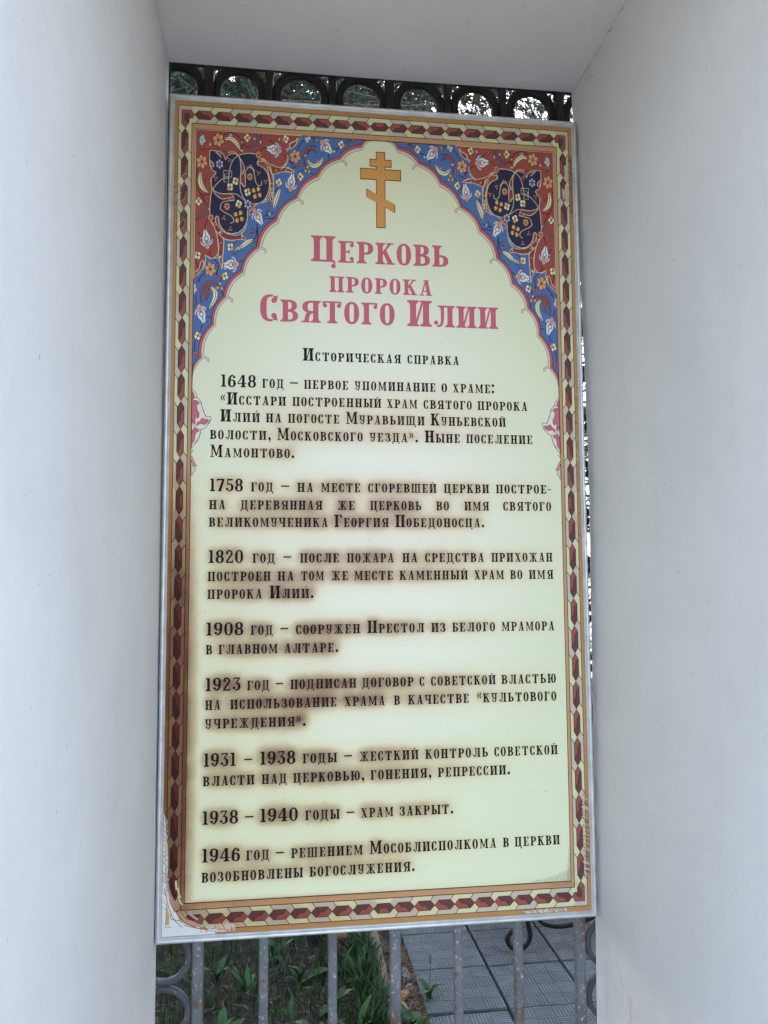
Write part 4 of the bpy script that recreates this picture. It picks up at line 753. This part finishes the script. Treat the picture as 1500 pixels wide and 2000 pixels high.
    # crested flower in the corner and a half flower on the top edge
    for (u, v, cc) in ((TOPF[0][0], TOPF[0][1], CYN), (TOPF[1][0], TOPF[1][1], CYN), (TOPF[2][0], TOPF[2][1], WHT)):
        for k in range(5):
            th = math.pi*.72+k*.52; poly([(max(61.8, u+a*math.cos(th)-b*math.sin(th)), max(83, v+(a*math.sin(th)+b*math.cos(th))*ASP)) for a, b in ((3, -2.5), (9, -3.4), (12, 0), (9, 3.4), (3, 2.5))], cc, O+.02*K*(k % 2), DRK, .8)
        dot(u, v, 4, (214, 190, 176), O+.06*K, DRK)
    poly([(TOPF[0][0]+a, TOPF[0][1]+b) for a, b in ((-9, 13), (-2, 11), (4, 6), (12, 10), (14, 18), (6, 20), (0, 17))], (176, 84, 60), O+.04*K, DRK, .9)
    rr2 = random.Random(3)
    for _ in range(26): # white dots sprinkled on the medallion ribbons
        P = rr2.choice(TAILS); c = [sum(p[j] for p in P)/len(P) for j in (0, 1)]; q = rr2.choice(P); t = rr2.uniform(.3, .75)
        dot(c[0]+(q[0]-c[0])*t, c[1]+(q[1]-c[1])*t, 1.3, PAL, .36*K)
    A.build("corner_ornament")
    # half medallion on the side fillet
    A = Art()
    for P in SIDE_PALE: poly([(max(61.8, u), v) for u, v in P], (222, 212, 196), .12*K, (96, 60, 60), 1.2)
    for P in SIDE_PINK: poly([(max(61.8, u), v) for u, v in P], PNK, .16*K, (96, 50, 56), 1.1)
    for P in SIDE_LEAF: poly([(max(61.8, u), v) for u, v in P], (206, 140, 124), .18*K, DRK, 1.0)
    for P in SIDE_BUD: poly([(max(61.8, u), v) for u, v in P], (206, 196, 182), .15*K, DRK, 1.0)
    for P in SIDE_LINES: A.line(T([(max(61.8, u), v) for u, v in P]), 1.2, (96, 60, 60), .2*K)
    A.build("side_ornament")
spandrel(0); spandrel(1)

# ---- eight-pointed cross
def cross():
    A = Art(); c = 502.0
    pieces = [[(c-9.5, 112), (c+9.5, 112), (c+9.5, 299), (c-9.5, 299)], [(c-25, 131), (c+25, 131), (c+25, 146), (c-25, 146)], [(c-48, 155), (c+48, 155), (c+48, 179), (c-48, 179)], [(c-33, 206), (c+33, 239), (c+33, 260), (c-33, 227)]]
    for i, P in enumerate(pieces):
        cu = sum(p[0] for p in P)/4; cv = sum(p[1] for p in P)/4
        A.poly([(p[0]+math.copysign(2.2, p[0]-cu), p[1]+math.copysign(2.6, p[1]-cv)) for p in P], (140, 74, 50), (.10+.01*i)*K); A.poly(P, (202, 148, 82), (.16+.01*i)*K)
    A.build("cross_emblem")
cross()
# ---- the lettering, one part for each word
for kind, line in placed:
    A = Art(); ink = (190, 98, 106) if kind in ('T1', 'T2') else INK
    for (u0, sx, h, P, v) in line:
        for i, p in enumerate(P):
            q = [(u0+x*sx, v-y*h) for x, y in p]; A.poly(q, ink, .42*K+(i % 29)*.008*K)
        if kind in ('T1', 'T2'):   # pale edge printed round the pink capitals
            for i, p in enumerate(P):
                q = [(u0+x*sx, v-y*h) for x, y in p]; cu = sum(a for a, b in q)/len(q); cv = sum(b for a, b in q)/len(q)
                A.poly([(a+math.copysign(min(1.4, abs(a-cu)*.9), a-cu), b+math.copysign(min(1.4, abs(b-cv)*.9), b-cv)) for a, b in q], (232, 220, 214), .10*K+(i % 29)*.008*K)
    A.build("printed_word")

# ---- torn and wrinkled film
def wear():
    A = Art(); r = random.Random(5)
    J = lambda a: r.uniform(-a, a)
    WHI = (208, 206, 200); GRA = (176, 172, 166); BRN = (150, 118, 92); DK = (60, 40, 34)
    # lower left corner: film peeled to white, crumpled
    edge = [(14, 1655), (20, 1662), (27, 1690), (31, 1720), (33, 1755), (30, 1790), (32, 1820), (40, 1845), (55, 1868), (78, 1888), (110, 1900), (150, 1903), (175, 1908), (175, 1917), (14, 1917)]
    A.poly([(14, 1655), (17, 1662), (20, 1690), (23, 1720), (25, 1755), (24, 1790), (25, 1815), (14, 1815)], (190, 180, 168), .70*K)
    A.poly([(14, 1805), (24, 1805), (27, 1830), (33, 1850), (46, 1872), (68, 1892), (100, 1903), (128, 1909), (128, 1917), (14, 1917)], WHI, .715*K)
    for k in range(46):
        v = 1664+k*4.2+J(1); A.line([(14.5, v), (20+J(1), v+5+J(1)), (min(26, 21+k*.14)+J(2), v+13+J(2))], r.uniform(.5, 1.3), r.choice((GRA, (120, 110, 104), BRN, (236, 234, 230))), .74*K)
    for P in ([(24, 1800), (34, 1830), (48, 1858), (40, 1868), (28, 1840)], [(40, 1862), (66, 1882), (96, 1896), (84, 1902), (52, 1888)], [(120, 1902), (160, 1898), (172, 1906), (140, 1910)], [(22, 1850), (30, 1870), (30, 1893), (22, 1893)]):
        A.poly([(u+J(1), v+J(1)) for u, v in P], r.choice(((196, 150, 108), (186, 138, 112))), .77*K)
    for P in ([(22, 1846), (24, 1880), (22, 1896), (34, 1898)], [(33, 1868), (33, 1880), (44, 1884), (52, 1884), (52, 1878)], [(30, 1840), (44, 1866), (62, 1888), (90, 1902)], [(60, 1894), (100, 1905), (150, 1909)], [(26, 1812), (38, 1846), (50, 1866)], [(18, 1815), (26, 1850), (40, 1880), (58, 1900)]):
        A.line([(u+J(.8), v+J(.8)) for u, v in P], r.uniform(.8, 1.6), r.choice((DK, (96, 66, 54))), .81*K)
    for k in range(26): u = 90+k*2.9+J(1); A.line([(u, 1898+J(3)), (u+5, 1904+J(2)), (u+7, 1913)], r.uniform(.5, 1.2), r.choice((WHI, (230, 228, 222), BRN, DK)), .83*K)
    # right side: film dragged off into ropy folds near the top
    for k in range(60):
        v = 92+k*2.6; u0 = 977+J(1.5); A.line([(u0, v), (u0+4, v+2+J(1)), (986.5, v+4+J(1))], r.uniform(1.0, 2.4), r.choice((BRN, (172, 122, 82), (96, 62, 44), (60, 38, 30), (186, 140, 100))), .72*K+.01*K*(k % 3))
    for P in ([(966, 118), (972, 112), (978, 140), (974, 160), (968, 146)], [(968, 160), (976, 170), (976, 208), (970, 218), (966, 190)], [(960, 176), (965, 180), (966, 205), (961, 200)]):
        A.poly([(u+J(1), v+J(2)) for u, v in P], (184, 174, 160), .76*K)
    # left side: rubbed ochre fillet and slanting scratches
    for k in range(60): v = 155+k*3.4; A.line([(13.5, v+J(2)), (20.5, v-3+J(2))], r.uniform(.5, 1.8), r.choice(((172, 118, 72), (150, 100, 62), (120, 78, 50), (190, 142, 92))), .3*K)
    for k in range(26): v = 195+k*6+J(3); u = 21+J(2); A.line([(u, v+6), (u+r.uniform(6, 22), v-10+J(3))], r.uniform(.5, 1.1), r.choice(((206, 194, 170), (216, 206, 186), (150, 120, 104))), .32*K)
    # right side lower down: flaking edge
    for k in range(70): v = 1650+k*2.7+J(1); A.line([(972+J(5), v), (979+J(1), v+3), (986, v+5+J(2))], r.uniform(.4, 1.5), r.choice((BRN, DK, (186, 150, 112), (206, 196, 176), (120, 84, 58))), .72*K)
    for k in range(40): v = 690+k*9+J(6); A.line([(979+J(2), v), (984, v+8+J(4))], r.uniform(.4, 1.1), r.choice((DK, BRN, (206, 196, 180))), .72*K)
    # lower right: fine slanting creases and a whitened strip
    for k in range(34): u = 845+k*2.8+J(1); L = 5+(k/34)**2*34; A.line([(u, 1848-J(1)), (u+L*.55, 1848-L+J(2))], .6, (146, 136, 116), .5*K)
    for k in range(24): v = 1770+k*3.2; L = 4+(k/24)*14; A.line([(937, v), (937-L*.5, v+L)], .5, (150, 142, 120), .5*K)
    for k in range(50): u = 818+k*2.2+J(1); A.line([(u, 1909+J(2)), (u+5, 1916)], r.uniform(.6, 1.8), r.choice((WHI, (232, 226, 216), GRA, BRN)), .72*K)
    for k in range(18): u = 890+k*4; A.line([(u, 1858+J(2)), (u+6, 1853+J(2))], .8, (132, 92, 54), .5*K)
    # specks of grime scattered over the print
    for k in range(150): u, v = r.uniform(70, 930), r.uniform(100, 1840); s = r.uniform(.5, 1.2); A.poly([(u+s*math.cos(q*1.256+k), v+s*math.sin(q*1.256+k)) for q in range(5)], (112, 104, 88), .9*K)
    A.build("torn_film", clean=True)
wear()

# ---- film lifted in curled folds round the lower left corner
def fold(pts, w, h, col):
    A = Art(); sp = smooth(pts, 6); n = len(sp); m = 6
    for i in range(n-1):
        for k in range(m):
            q = []
            for (ii, kk) in ((i, k), (i+1, k), (i+1, k+1), (i, k+1)):
                a = sp[max(ii-1, 0)]; b = sp[min(ii+1, n-1)]; dx, dy = b[0]-a[0], b[1]-a[1]; L = math.hypot(dx, dy) or 1; t = kk/m-.5
                e = math.sin(math.pi*min(1, max(0, ii/(n-1))))**.5; hh = h*e*math.cos(math.pi*t)*(1+.25*math.sin(ii*1.7))
                q.append((sp[ii][0]-dy/L*w*t, sp[ii][1]+dx/L*w*t, .85*K+hh*K))
            base = len(A.v); A.v += q; A.f.append((base, base+1, base+2, base+3)); A.c.append(col)
    A.build("film_fold", clean=True)
rfo = random.Random(4)
for k in range(9):   # short broken creases rather than one clean roll
    t0 = k/9; a = math.pi*(1.0-.5*t0); cu, cv = 128, 1800; R1 = 98+rfo.uniform(-9, 8); R2 = R1
    pts = [(cu+R1*math.cos(a-q)*.92, cv+R1*1.05*math.sin(a-q)) for q in (0, .07, .14, .2+rfo.uniform(0, .06))]
    fold([(max(16, u), min(1912, v)) for u, v in pts], rfo.uniform(3, 5.5), rfo.uniform(.8, 2.0), rfo.choice(((196, 182, 146), (176, 150, 130), (150, 108, 92), (198, 192, 184), (128, 78, 70))))
fold([(18, 1700), (20, 1735), (19, 1760)], 4, 1.4, (180, 170, 158)); fold([(20, 1770), (23, 1800), (24, 1822)], 4, 1.2, (168, 154, 142))
fold([(104, 1907), (128, 1911), (150, 1912)], 4, 1.2, (196, 186, 172))
fold([(980, 105), (982, 150), (981, 190), (983, 235)], 6, 2.2, (150, 108, 76))
# ---- silver frame: four mitred rails of rounded profile
prof = [(0, .030), (0, -.002), (.0012, -.0055), (.0035, -.008), (.0062, -.0085), (.0088, -.0072), (.0102, -.0045), (.0108, -.0036), (.0128, -.0030), (.0132, -.0022), (.0132, -.0004)]
Wm, Hm = BW/1000, BH/1000
def corner(i, w, y):
    return [(-.5+w, y, w), (.5-w, y, w), (.5-w, y, Hm-w), (-.5+w, y, Hm-w)][i]
for i in range(4):
    j = (i+1) % 4; v = []; f = []; e = .0002
    a0 = Vector(corner(i, 0, 0)); b0 = Vector(corner(j, 0, 0)); d = (b0-a0).normalized()*e
    for w, y in prof:
        a = Vector(corner(i, w, y))+d; b = Vector(corner(j, w, y))-d
        for k in range(9): v.append(tuple(a.lerp(b, k/8)))
    for q in range(len(prof)-1):
        for k in range(8): f.append((q*9+k, q*9+k+1, (q+1)*9+k+1, (q+1)*9+k))
    mesh_obj("frame_rail", v, f, M["alu"], board, True)
for x, z in ((-.415, .30), (.4785, .30), (-.415, 1.6), (.4785, 1.6), (.0335, .4), (.0335, 1.7)):
    mb = MB(); mb.box(x-.011, x+.011, .0185, .0478, z-.02, z+.02); mb.build("mounting_clip", M["alu"], board)
# ------------------------------------------------------------------ spruces behind the grille
def unit_twig(seed, nn=44, L=.20):
    r = np.random.default_rng(seed); t = np.sort(r.random(nn))*L
    th = r.random(nn)*2*np.pi; ln = r.uniform(.013, .020, nn)
    dirs = np.stack([np.full(nn, .62), np.cos(th)*.8, np.sin(th)*.55+.18], -1); dirs /= np.linalg.norm(dirs, axis=1)[:, None]
    base = np.stack([t, np.zeros(nn), -.10*(t/L)**2*L*2], -1)
    side = np.cross(dirs, r.normal(size=(nn, 3))); side /= np.linalg.norm(side, axis=1)[:, None]; side *= .0021
    V = np.stack([base-side, base+side, base+dirs*ln[:, None]+side*.3, base+dirs*ln[:, None]-side*.3], 1)
    return V  # nn,4,3
def make_spruce(name, H, R, zlow, seed, ntw):
    r = np.random.default_rng(seed); tw = [unit_twig(seed*10+k) for k in range(4)]
    allV = []; wood = MB()
    wood_pts = [(0.02*math.sin(k*1.3), .02*math.cos(k*1.7), H*k/12) for k in range(13)]
    trunk = MB(); trunk.tube(wood_pts, [max(.012, .13*(1-k/12.5)**.9) for k in range(13)], 10)
    z = zlow; whorl = 0; placed_t = []
    while z < H-.15:
        frac = 1-(z-zlow)/(H-zlow); nb = 6; bl = R*(.18+.82*frac**.8)
        for b in range(nb):
            az = 2*np.pi*(b+.5*(whorl % 2))/nb+r.uniform(-.25, .25); L = bl*r.uniform(.75, 1.1); zz = z+r.uniform(-.08, .08)
            n = 9; P = []
            for k in range(n+1):
                s = k/n; P.append((math.cos(az)*L*s, math.sin(az)*L*s, zz+L*(.05*s-.42*s*s+.24*s**3)))
            wood.tube(P, [.016*(1-.85*k/n)*(.5+L*.35) for k in range(n+1)], 5)
            nside = int(L/.05)
            for q in range(nside):
                s = .16+.84*(q+r.random())/nside; k = min(int(s*n), n-1); u = s*n-k
                p = np.array(P[k])*(1-u)+np.array(P[k+1])*u
                sg = 1 if q % 2 else -1; sl = (.18+.42*L*(1-s)*.8)*r.uniform(.8, 1.15)
                dang = az+sg*r.uniform(.75, 1.15); droop = -r.uniform(.15, .55)
                m = max(1, int(sl/.15))
                for w in range(m):
                    t0 = w*.15; q0 = p+np.array([math.cos(dang)*t0, math.sin(dang)*t0, droop*t0-.25*t0*t0])
                    placed_t.append((q0, dang+r.uniform(-.15, .15), droop-.4*t0+r.uniform(-.15, .1)))
                    if r.random() < .8: placed_t.append((q0, dang+r.choice([-1, 1])*r.uniform(.5, .9), droop-.3))
            placed_t.append((np.array(P[-1]), az, -.2))
        z += .24*(.65+.5*frac); whorl += 1
    if len(placed_t) > ntw:
        idx = r.choice(len(placed_t), ntw, replace=False); placed_t = [placed_t[i] for i in idx]
    for i, (p, a, d) in enumerate(placed_t):
        ca, sa = math.cos(a), math.sin(a); cd, sd = math.cos(d), math.sin(d)
        Rm = np.array([[ca*cd, -sa, -ca*sd], [sa*cd, ca, -sa*sd], [sd, 0, cd]]); sc = r.uniform(.85, 1.2)
        allV.append((tw[i % 4]*sc) @ Rm.T+p)
        if i % 2 == 0:
            e = p+Rm @ np.array([.2*sc, 0, -.03]); wood.tube([tuple(p), tuple(e)], [.003, .0012], 3, caps=False)
    V = np.concatenate(allV).reshape(-1, 3); nq = len(V)//4
    me = bpy.data.meshes.new("crown"); me.vertices.add(len(V)); me.vertices.foreach_set("co", V.astype(np.float32).ravel())
    me.loops.add(nq*4); me.loops.foreach_set("vertex_index", np.arange(nq*4, dtype=np.int32)); me.polygons.add(nq)
    me.polygons.foreach_set("loop_start", np.arange(nq, dtype=np.int32)*4); me.update(calc_edges=True); me.validate()
    ri = r.random(len(placed_t)) < .25; me.materials.append(M["needle"]); me.materials.append(M["needle2"])
    me.polygons.foreach_set("material_index", np.repeat(ri.astype(np.int32), tw[0].shape[0]))
    bw = wood.build("branches", M["bark"]); tr = trunk.build("trunk", M["bark"], None, True)
    out = (tr.data, bw.data, me); bpy.data.objects.remove(bw); bpy.data.objects.remove(tr); return out
SPR = [make_spruce("a", 9.0, 2.6, 2.2, 3, 15000), make_spruce("b", 8.0, 2.4, .6, 5, 7000)]
TREES = [(-1.05, 2.6, 0, 0.2, .95, "dark spruce tree closest to the left jamb behind the weedy bed"), (.25, 3.7, 0, 1.4, 1.05, "dark spruce tree rising straight behind the middle of the sign board"),
         (3.0, 2.3, 0, 2.2, 1.0, "spruce tree beside the paved path with sky gaps between its branches"), (-4.4, 4.6, 1, .4, 1.15, "bushy spruce tree with low skirt beyond the weedy bed"),
         (4.6, 4.6, 1, 2.2, 1.2, "bushy spruce tree with low skirt to the right of the path"), (.9, 8.6, 1, 3.3, 1.3, "tall far spruce tree closing the view at the end of the path")]
BACK = [(-4.2, 10.8, 0, .3, 2.1), (-1.9, 11.2, 0, 2.3, 2.2), (-3.2, 7.2, 0, 1.0, 1.8), (4.6, 8.6, 1, 4.0, 1.5), (-6.4, 6.6, 0, 3.1, 1.3), (-.7, 7.4, 0, 5.0, 1.85), (6.6, 5.4, 0, 5.0, 1.1), (-2.9, 2.5, 1, 5.2, .9), (7.6, 2.2, 0, 1.0, 1.0), (-5.6, 2.2, 0, 2.0, 1.0), (2.2, 10.8, 0, .7, 1.2)]
TREES += [(x, y, k, r, q, "spruce tree in the dense dark stand filling the background behind the grille") for x, y, k, r, q in BACK]
TREE_OBS = []
for x, y, k, rz, sc, lab in TREES:
    t = empty("spruce_tree", (x, y, -.03), rz); t.scale = (sc, sc, sc); tag(t, lab, "tree", "spruce trees behind the grille")
    share("trunk", SPR[k][0], t); share("branches", SPR[k][1], t); share("crown", SPR[k][2], t); TREE_OBS.append(t)

# ------------------------------------------------------------------ cones
def cone_mesh(L=.12, Rr=.021):
    mb = MB(); rows, per = 13, 9
    mb.tube([(0, 0, -L*k/8) for k in range(9)], [Rr*.8*math.sin(math.pi*(.12+.8*k/8)) for k in range(9)], 10)
    for i in range(rows):
        s = (i+.5)/rows; rad = Rr*math.sin(math.pi*(.12+.80*s))**.8
        for k in range(per):
            a = 2*math.pi*(k+.5*(i % 2))/per; w = .42; z = -L*s
            c = lambda th, rr, zz: (math.cos(th)*rr, math.sin(th)*rr, zz)
            v = [c(a-w, rad*.8, z+.006), c(a+w, rad*.8, z+.006), c(a+w*.8, rad*1.08, z-.006), c(a, rad*1.2, z-.0105), c(a-w*.8, rad*1.08, z-.006), c(a, rad*.75, z-.006)]
            mb.add(v, [(0, 1, 2, 3, 4), (0, 4, 5), (4, 3, 5), (3, 2, 5), (2, 1, 5)])
    o = mb.build("cone", M["cone"]); me = o.data; bpy.data.objects.remove(o); return me
cm = cone_mesh()
for (loc, rot, lab) in (((1.132, 3.4, 5.06), (.1, .06, 0), "brown spruce cone hanging among needles against the pale sky"), ((1.030, 3.4, 5.04), (.0, -.1, 1), "brown spruce cone hanging half hidden beside an iron ring"),
                        ((.05, 1.57, .02), (1.5, .2, .8), "dark spruce cone lying among weeds near the kerb"), ((.225, 1.12, .02), (1.4, 0, 2.2), "spruce cone lying in litter at the path's broken edge"),
                        ((.205, .99, .018), (1.5, .1, .5), "spruce cone lying on soil closest to the grille")):
    o = share("spruce_cone", cm, None, loc, rot); tag(o, lab, "cone")
# a bough that carries the hanging cones
def bough(loc, az, L, seed):
    r = np.random.default_rng(seed)
    P = [(math.cos(az)*L*s, math.sin(az)*L*s, L*(.04*s-.22*s*s)) for s in np.linspace(0, 1, 9)]
    mb = MB(); mb.tube(P, [.012*(1-.8*k/8) for k in range(9)], 5); tw = unit_twig(seed); Vs = []
    for q in range(70):
        s = r.uniform(.05, 1); p = np.array([np.interp(s, np.linspace(0, 1, 9), [c[j] for c in P]) for j in range(3)]); a = az+(1 if q % 2 else -1)*r.uniform(.6, 1.2); d = -r.uniform(.1, .8)
        for w in range(2):
            pp = p+np.array([math.cos(a)*.14*w, math.sin(a)*.14*w, d*.14*w]); ca, sa, cd, sd = math.cos(a), math.sin(a), math.cos(d), math.sin(d)
            Vs.append(tw @ np.array([[ca*cd, -sa, -ca*sd], [sa*cd, ca, -sa*sd], [sd, 0, cd]]).T+pp)
            if w == 0: mb.tube([tuple(pp), tuple(pp+np.array([ca*.3, sa*.3, d*.3]))], [.003, .001], 3, caps=False)
    V = np.concatenate(Vs).reshape(-1, 3); x, y, k, rz, sc, lab = TREES[1]
    inv = (Matrix.Translation((x, y, -.03)) @ Matrix.Rotation(rz, 4, 'Z') @ Matrix.Scale(sc, 4)).inverted() @ Matrix.Translation(loc)
    for o in (mb.build("bough_stem", M["bark"], TREE_OBS[1]), mesh_obj("bough_needles", V.tolist(), [(4*k, 4*k+1, 4*k+2, 4*k+3) for k in range(len(V)//4)], M["needle"], TREE_OBS[1])):
        o.matrix_local = inv
for loc, az, L, sd in (((.35, 3.48, 5.24), -.06, 1.2, 31), ((1.15, 4.4, 5.85), -.2, 1.1, 32), ((1.2, 4.1, 5.52), .1, .95, 33), ((2.75, 4.0, 5.45), 3.2, 1.0, 34), ((.6, 4.0, 5.5), .15, .8, 35)):
    bough(loc, az, L, sd)

# ------------------------------------------------------------------ weeds, grass, litter
def leaf_mesh(L=.16, W=.034, curl=.35):
    v = []; f = []; n = 7
    for k in range(n+1):
        s = k/n; w = W*(math.sin(math.pi*min(1, .08+s*.92))**.8)*(1-.15*s); z = L*(s*.9-curl*s*s); x = L*s*.75
        for j, q in enumerate((-1, -.5, 0, .5, 1)): v.append((x, q*w, z+abs(q)*w*.35+.004*math.sin(9*s+j)*(abs(q))))
    for k in range(n):
        for j in range(4): a = k*5+j; f.append((a, a+1, a+6, a+5))
    o = mesh_obj("leaf", v, f, M["weed"], None, True); me = o.data; bpy.data.objects.remove(o); return me
LM = [leaf_mesh(.17, .022, .5), leaf_mesh(.23, .024, .35), leaf_mesh(.13, .018, .7)]
WP = [(-.43, .95), (-.36, 1.22), (-.33, .78), (-.27, 1.5), (-.20, 1.02), (-.165, 1.28), (-.12, .84), (-.08, 1.62), (-.035, 1.1), (.0, 1.34), (.02, .9), (.06, 1.22), (.07, 1.55), (.105, 1.02), (-.48, 1.35), (-.3, 1.9), (.0, 1.95), (.22, .93), (.115, 1.42)]
rw = random.Random(21)
for (x, y) in WP:
    t = empty("broadleaf_weed", (x, y, -.005), rw.uniform(0, 6.28)); tag(t, "broad-leaved green weed growing in the dark bed behind the grille", "weed", "weeds in the bed behind the grille")
    n = rw.randint(4, 7)
    for k in range(n):
        s = rw.uniform(.36, .75); share("leaf", rw.choice(LM), t, (0, 0, 0), (rw.uniform(-.2, .2), rw.uniform(-.5, .55), 2*math.pi*k/n+rw.uniform(-.4, .4)), (s, s, s))
def blades(name, n, xr, yr, hmin, hmax, mat, w=.0022, dens=None):
    r = np.random.default_rng(n); x = r.uniform(*xr, n); y = r.uniform(*yr, n); h = r.uniform(hmin, hmax, n); a = r.random(n)*6.283; l = r.uniform(.1, .8, n)*h
    dx, dy = np.cos(a), np.sin(a); b = np.stack([x, y, np.full(n, -.015)], -1); s = np.stack([-dy, dx, np.zeros(n)], -1)*w
    m = b+np.stack([dx*l*.35, dy*l*.35, h*.62], -1); t = b+np.stack([dx*l, dy*l, h*.95], -1)
    V = np.stack([b-s, b+s, m+s*.8, m-s*.8, t], 1).reshape(-1, 3); F = []
    for k in range(n): o = 5*k; F += [(o, o+1, o+2, o+3), (o+3, o+2, o+4)]
    return tag(mesh_obj(name, V.tolist(), F, mat), kind="stuff")
tag(blades("grass", 3400, (-.75, .125), (.45, 2.5), .03, .11, M["grass"]), "short thin grass growing through the dark bed", "grass")
tag(blades("grass_tuft", 900, (.04, .13), (.85, 1.5), .06, .16, M["grass"], .0025), "dense grass tuft leaning against the brown kerb", "grass")
def litter(name, n, xr, yr, lab):
    r = np.random.default_rng(n+5); V = []; F = []
    for k in range(n):
        x, y = r.uniform(*xr), r.uniform(*yr); a = r.random()*6.283; L = r.uniform(.006, .024); w = r.uniform(.0006, .004); z = r.uniform(-.012, .012); d = np.array([math.cos(a), math.sin(a), r.uniform(-.3, .3)])*L; s = np.array([-math.sin(a), math.cos(a), .2])*w; p = np.array([x, y, z]); o = len(V)
        V += [p-d-s*.3, p-s, p+d-s*.2, p+d+s*.2, p+s, p-d+s*.3]; F.append(tuple(range(o, o+6)))
    o = mesh_obj(name, [tuple(q) for q in V], F, M["litter"]); return tag(o, lab, "litter", kind="stuff")
litter("needle_litter", 2600, (-.75, .27), (.4, 2.6), "dry brown needles and leaf bits scattered on the bed")
litter("edge_litter", 700, (.175, .275), (.85, 1.5), "heap of dry brown scales along the broken path edge")
# flowering plantain spikes beside the path
for (x, y, h, lab) in ((.300, 1.10, .13, "thin plantain stalk with dark seed head rising against the grey pavers"), (.235, .90, .10, "short plantain stalk with seed head growing in the litter at the path edge")):
    t = empty("plantain_spike", (x, y, -.01)); tag(t, lab, "plant", "plantain stalks at the path edge")
    mb = MB(); mb.tube([(0, 0, 0), (.003, .002, h*.5), (.006, 0, h)], .0012, 5); mb.build("stalk", M["grass"], t, True)
    mb = MB(); mb.tube([(.006, 0, h+.035*k/6) for k in range(7)], [.001, .0035, .0042, .0042, .0038, .003, .001], 7); mb.build("seed_head", M["litter"], t, True)
    for k in range(3): share("leaf", LM[2], t, (0, 0, 0), (0, -.5, k*2.1), (.8, .8, .8))

# ------------------------------------------------------------------ wrought-iron bench on the path
def smooth3(P, sub=4):
    a = smooth([(p[0], p[2]) for p in P], sub); return [(q[0], 0, q[1]) for q in a]
bn = empty("garden_bench", (.69, 1.38, 0)); tag(bn, "garden bench with black wrought-iron scrolled legs on grey pavers", "bench")
def spiral(cx, cz, r0, r1, a0, a1, n=26): return [(cx+(r0+(r1-r0)*k/n)*math.cos(a0+(a1-a0)*k/n), 0, cz+(r0+(r1-r0)*k/n)*math.sin(a0+(a1-a0)*k/n)) for k in range(n+1)]
def leg(x0, mirror):
    sg = -1 if mirror else 1; fl = (.0095, .012)
    pts = [(.032, 0, .44), (.034, 0, .30), (.040, 0, .20), (.052, 0, .12)]+spiral(.0, .066, .062, .022, .25, -4.6)
    mb = MB(); mb.tube([(x0+sg*p[0], 0, p[2]) for p in pts], 0, 10, flat=fl); return mb.build("leg", M["blackiron"], bn, True)
for yy in (0.0, .42):
    for x0, mi in ((.02, False), (1.08, True)):
        o = leg(x0, mi); o.location.y = yy
    pts = [(.075, 0, .30), (.085, 0, .20), (.12, 0, .125), (.18, 0, .098), (.26, 0, .100), (.40, 0, .135), (.55, 0, .15), (.70, 0, .135), (.84, 0, .100), (.92, 0, .098), (.98, 0, .125), (1.015, 0, .2), (1.025, 0, .30)]
    mb = MB(); mb.tube(smooth3(pts), 0, 10, flat=(.0085, .011)); o = mb.build("stretcher", M["blackiron"], bn, True); o.location.y = yy
for k in range(6):
    mb = MB(); mb.box(-.08, 1.18, -.03+k*.085, .035+k*.085, .44, .468, .006); mb.build("seat_slat", M["wood"], bn)
for x0 in (.05, 1.05):
    mb = MB(); mb.tube([(x0, -.02, .428), (x0, .44, .428)], 0, 8, flat=(.012, .012), up=(0, 0, 1)); mb.build("seat_support", M["blackiron"], bn, True)
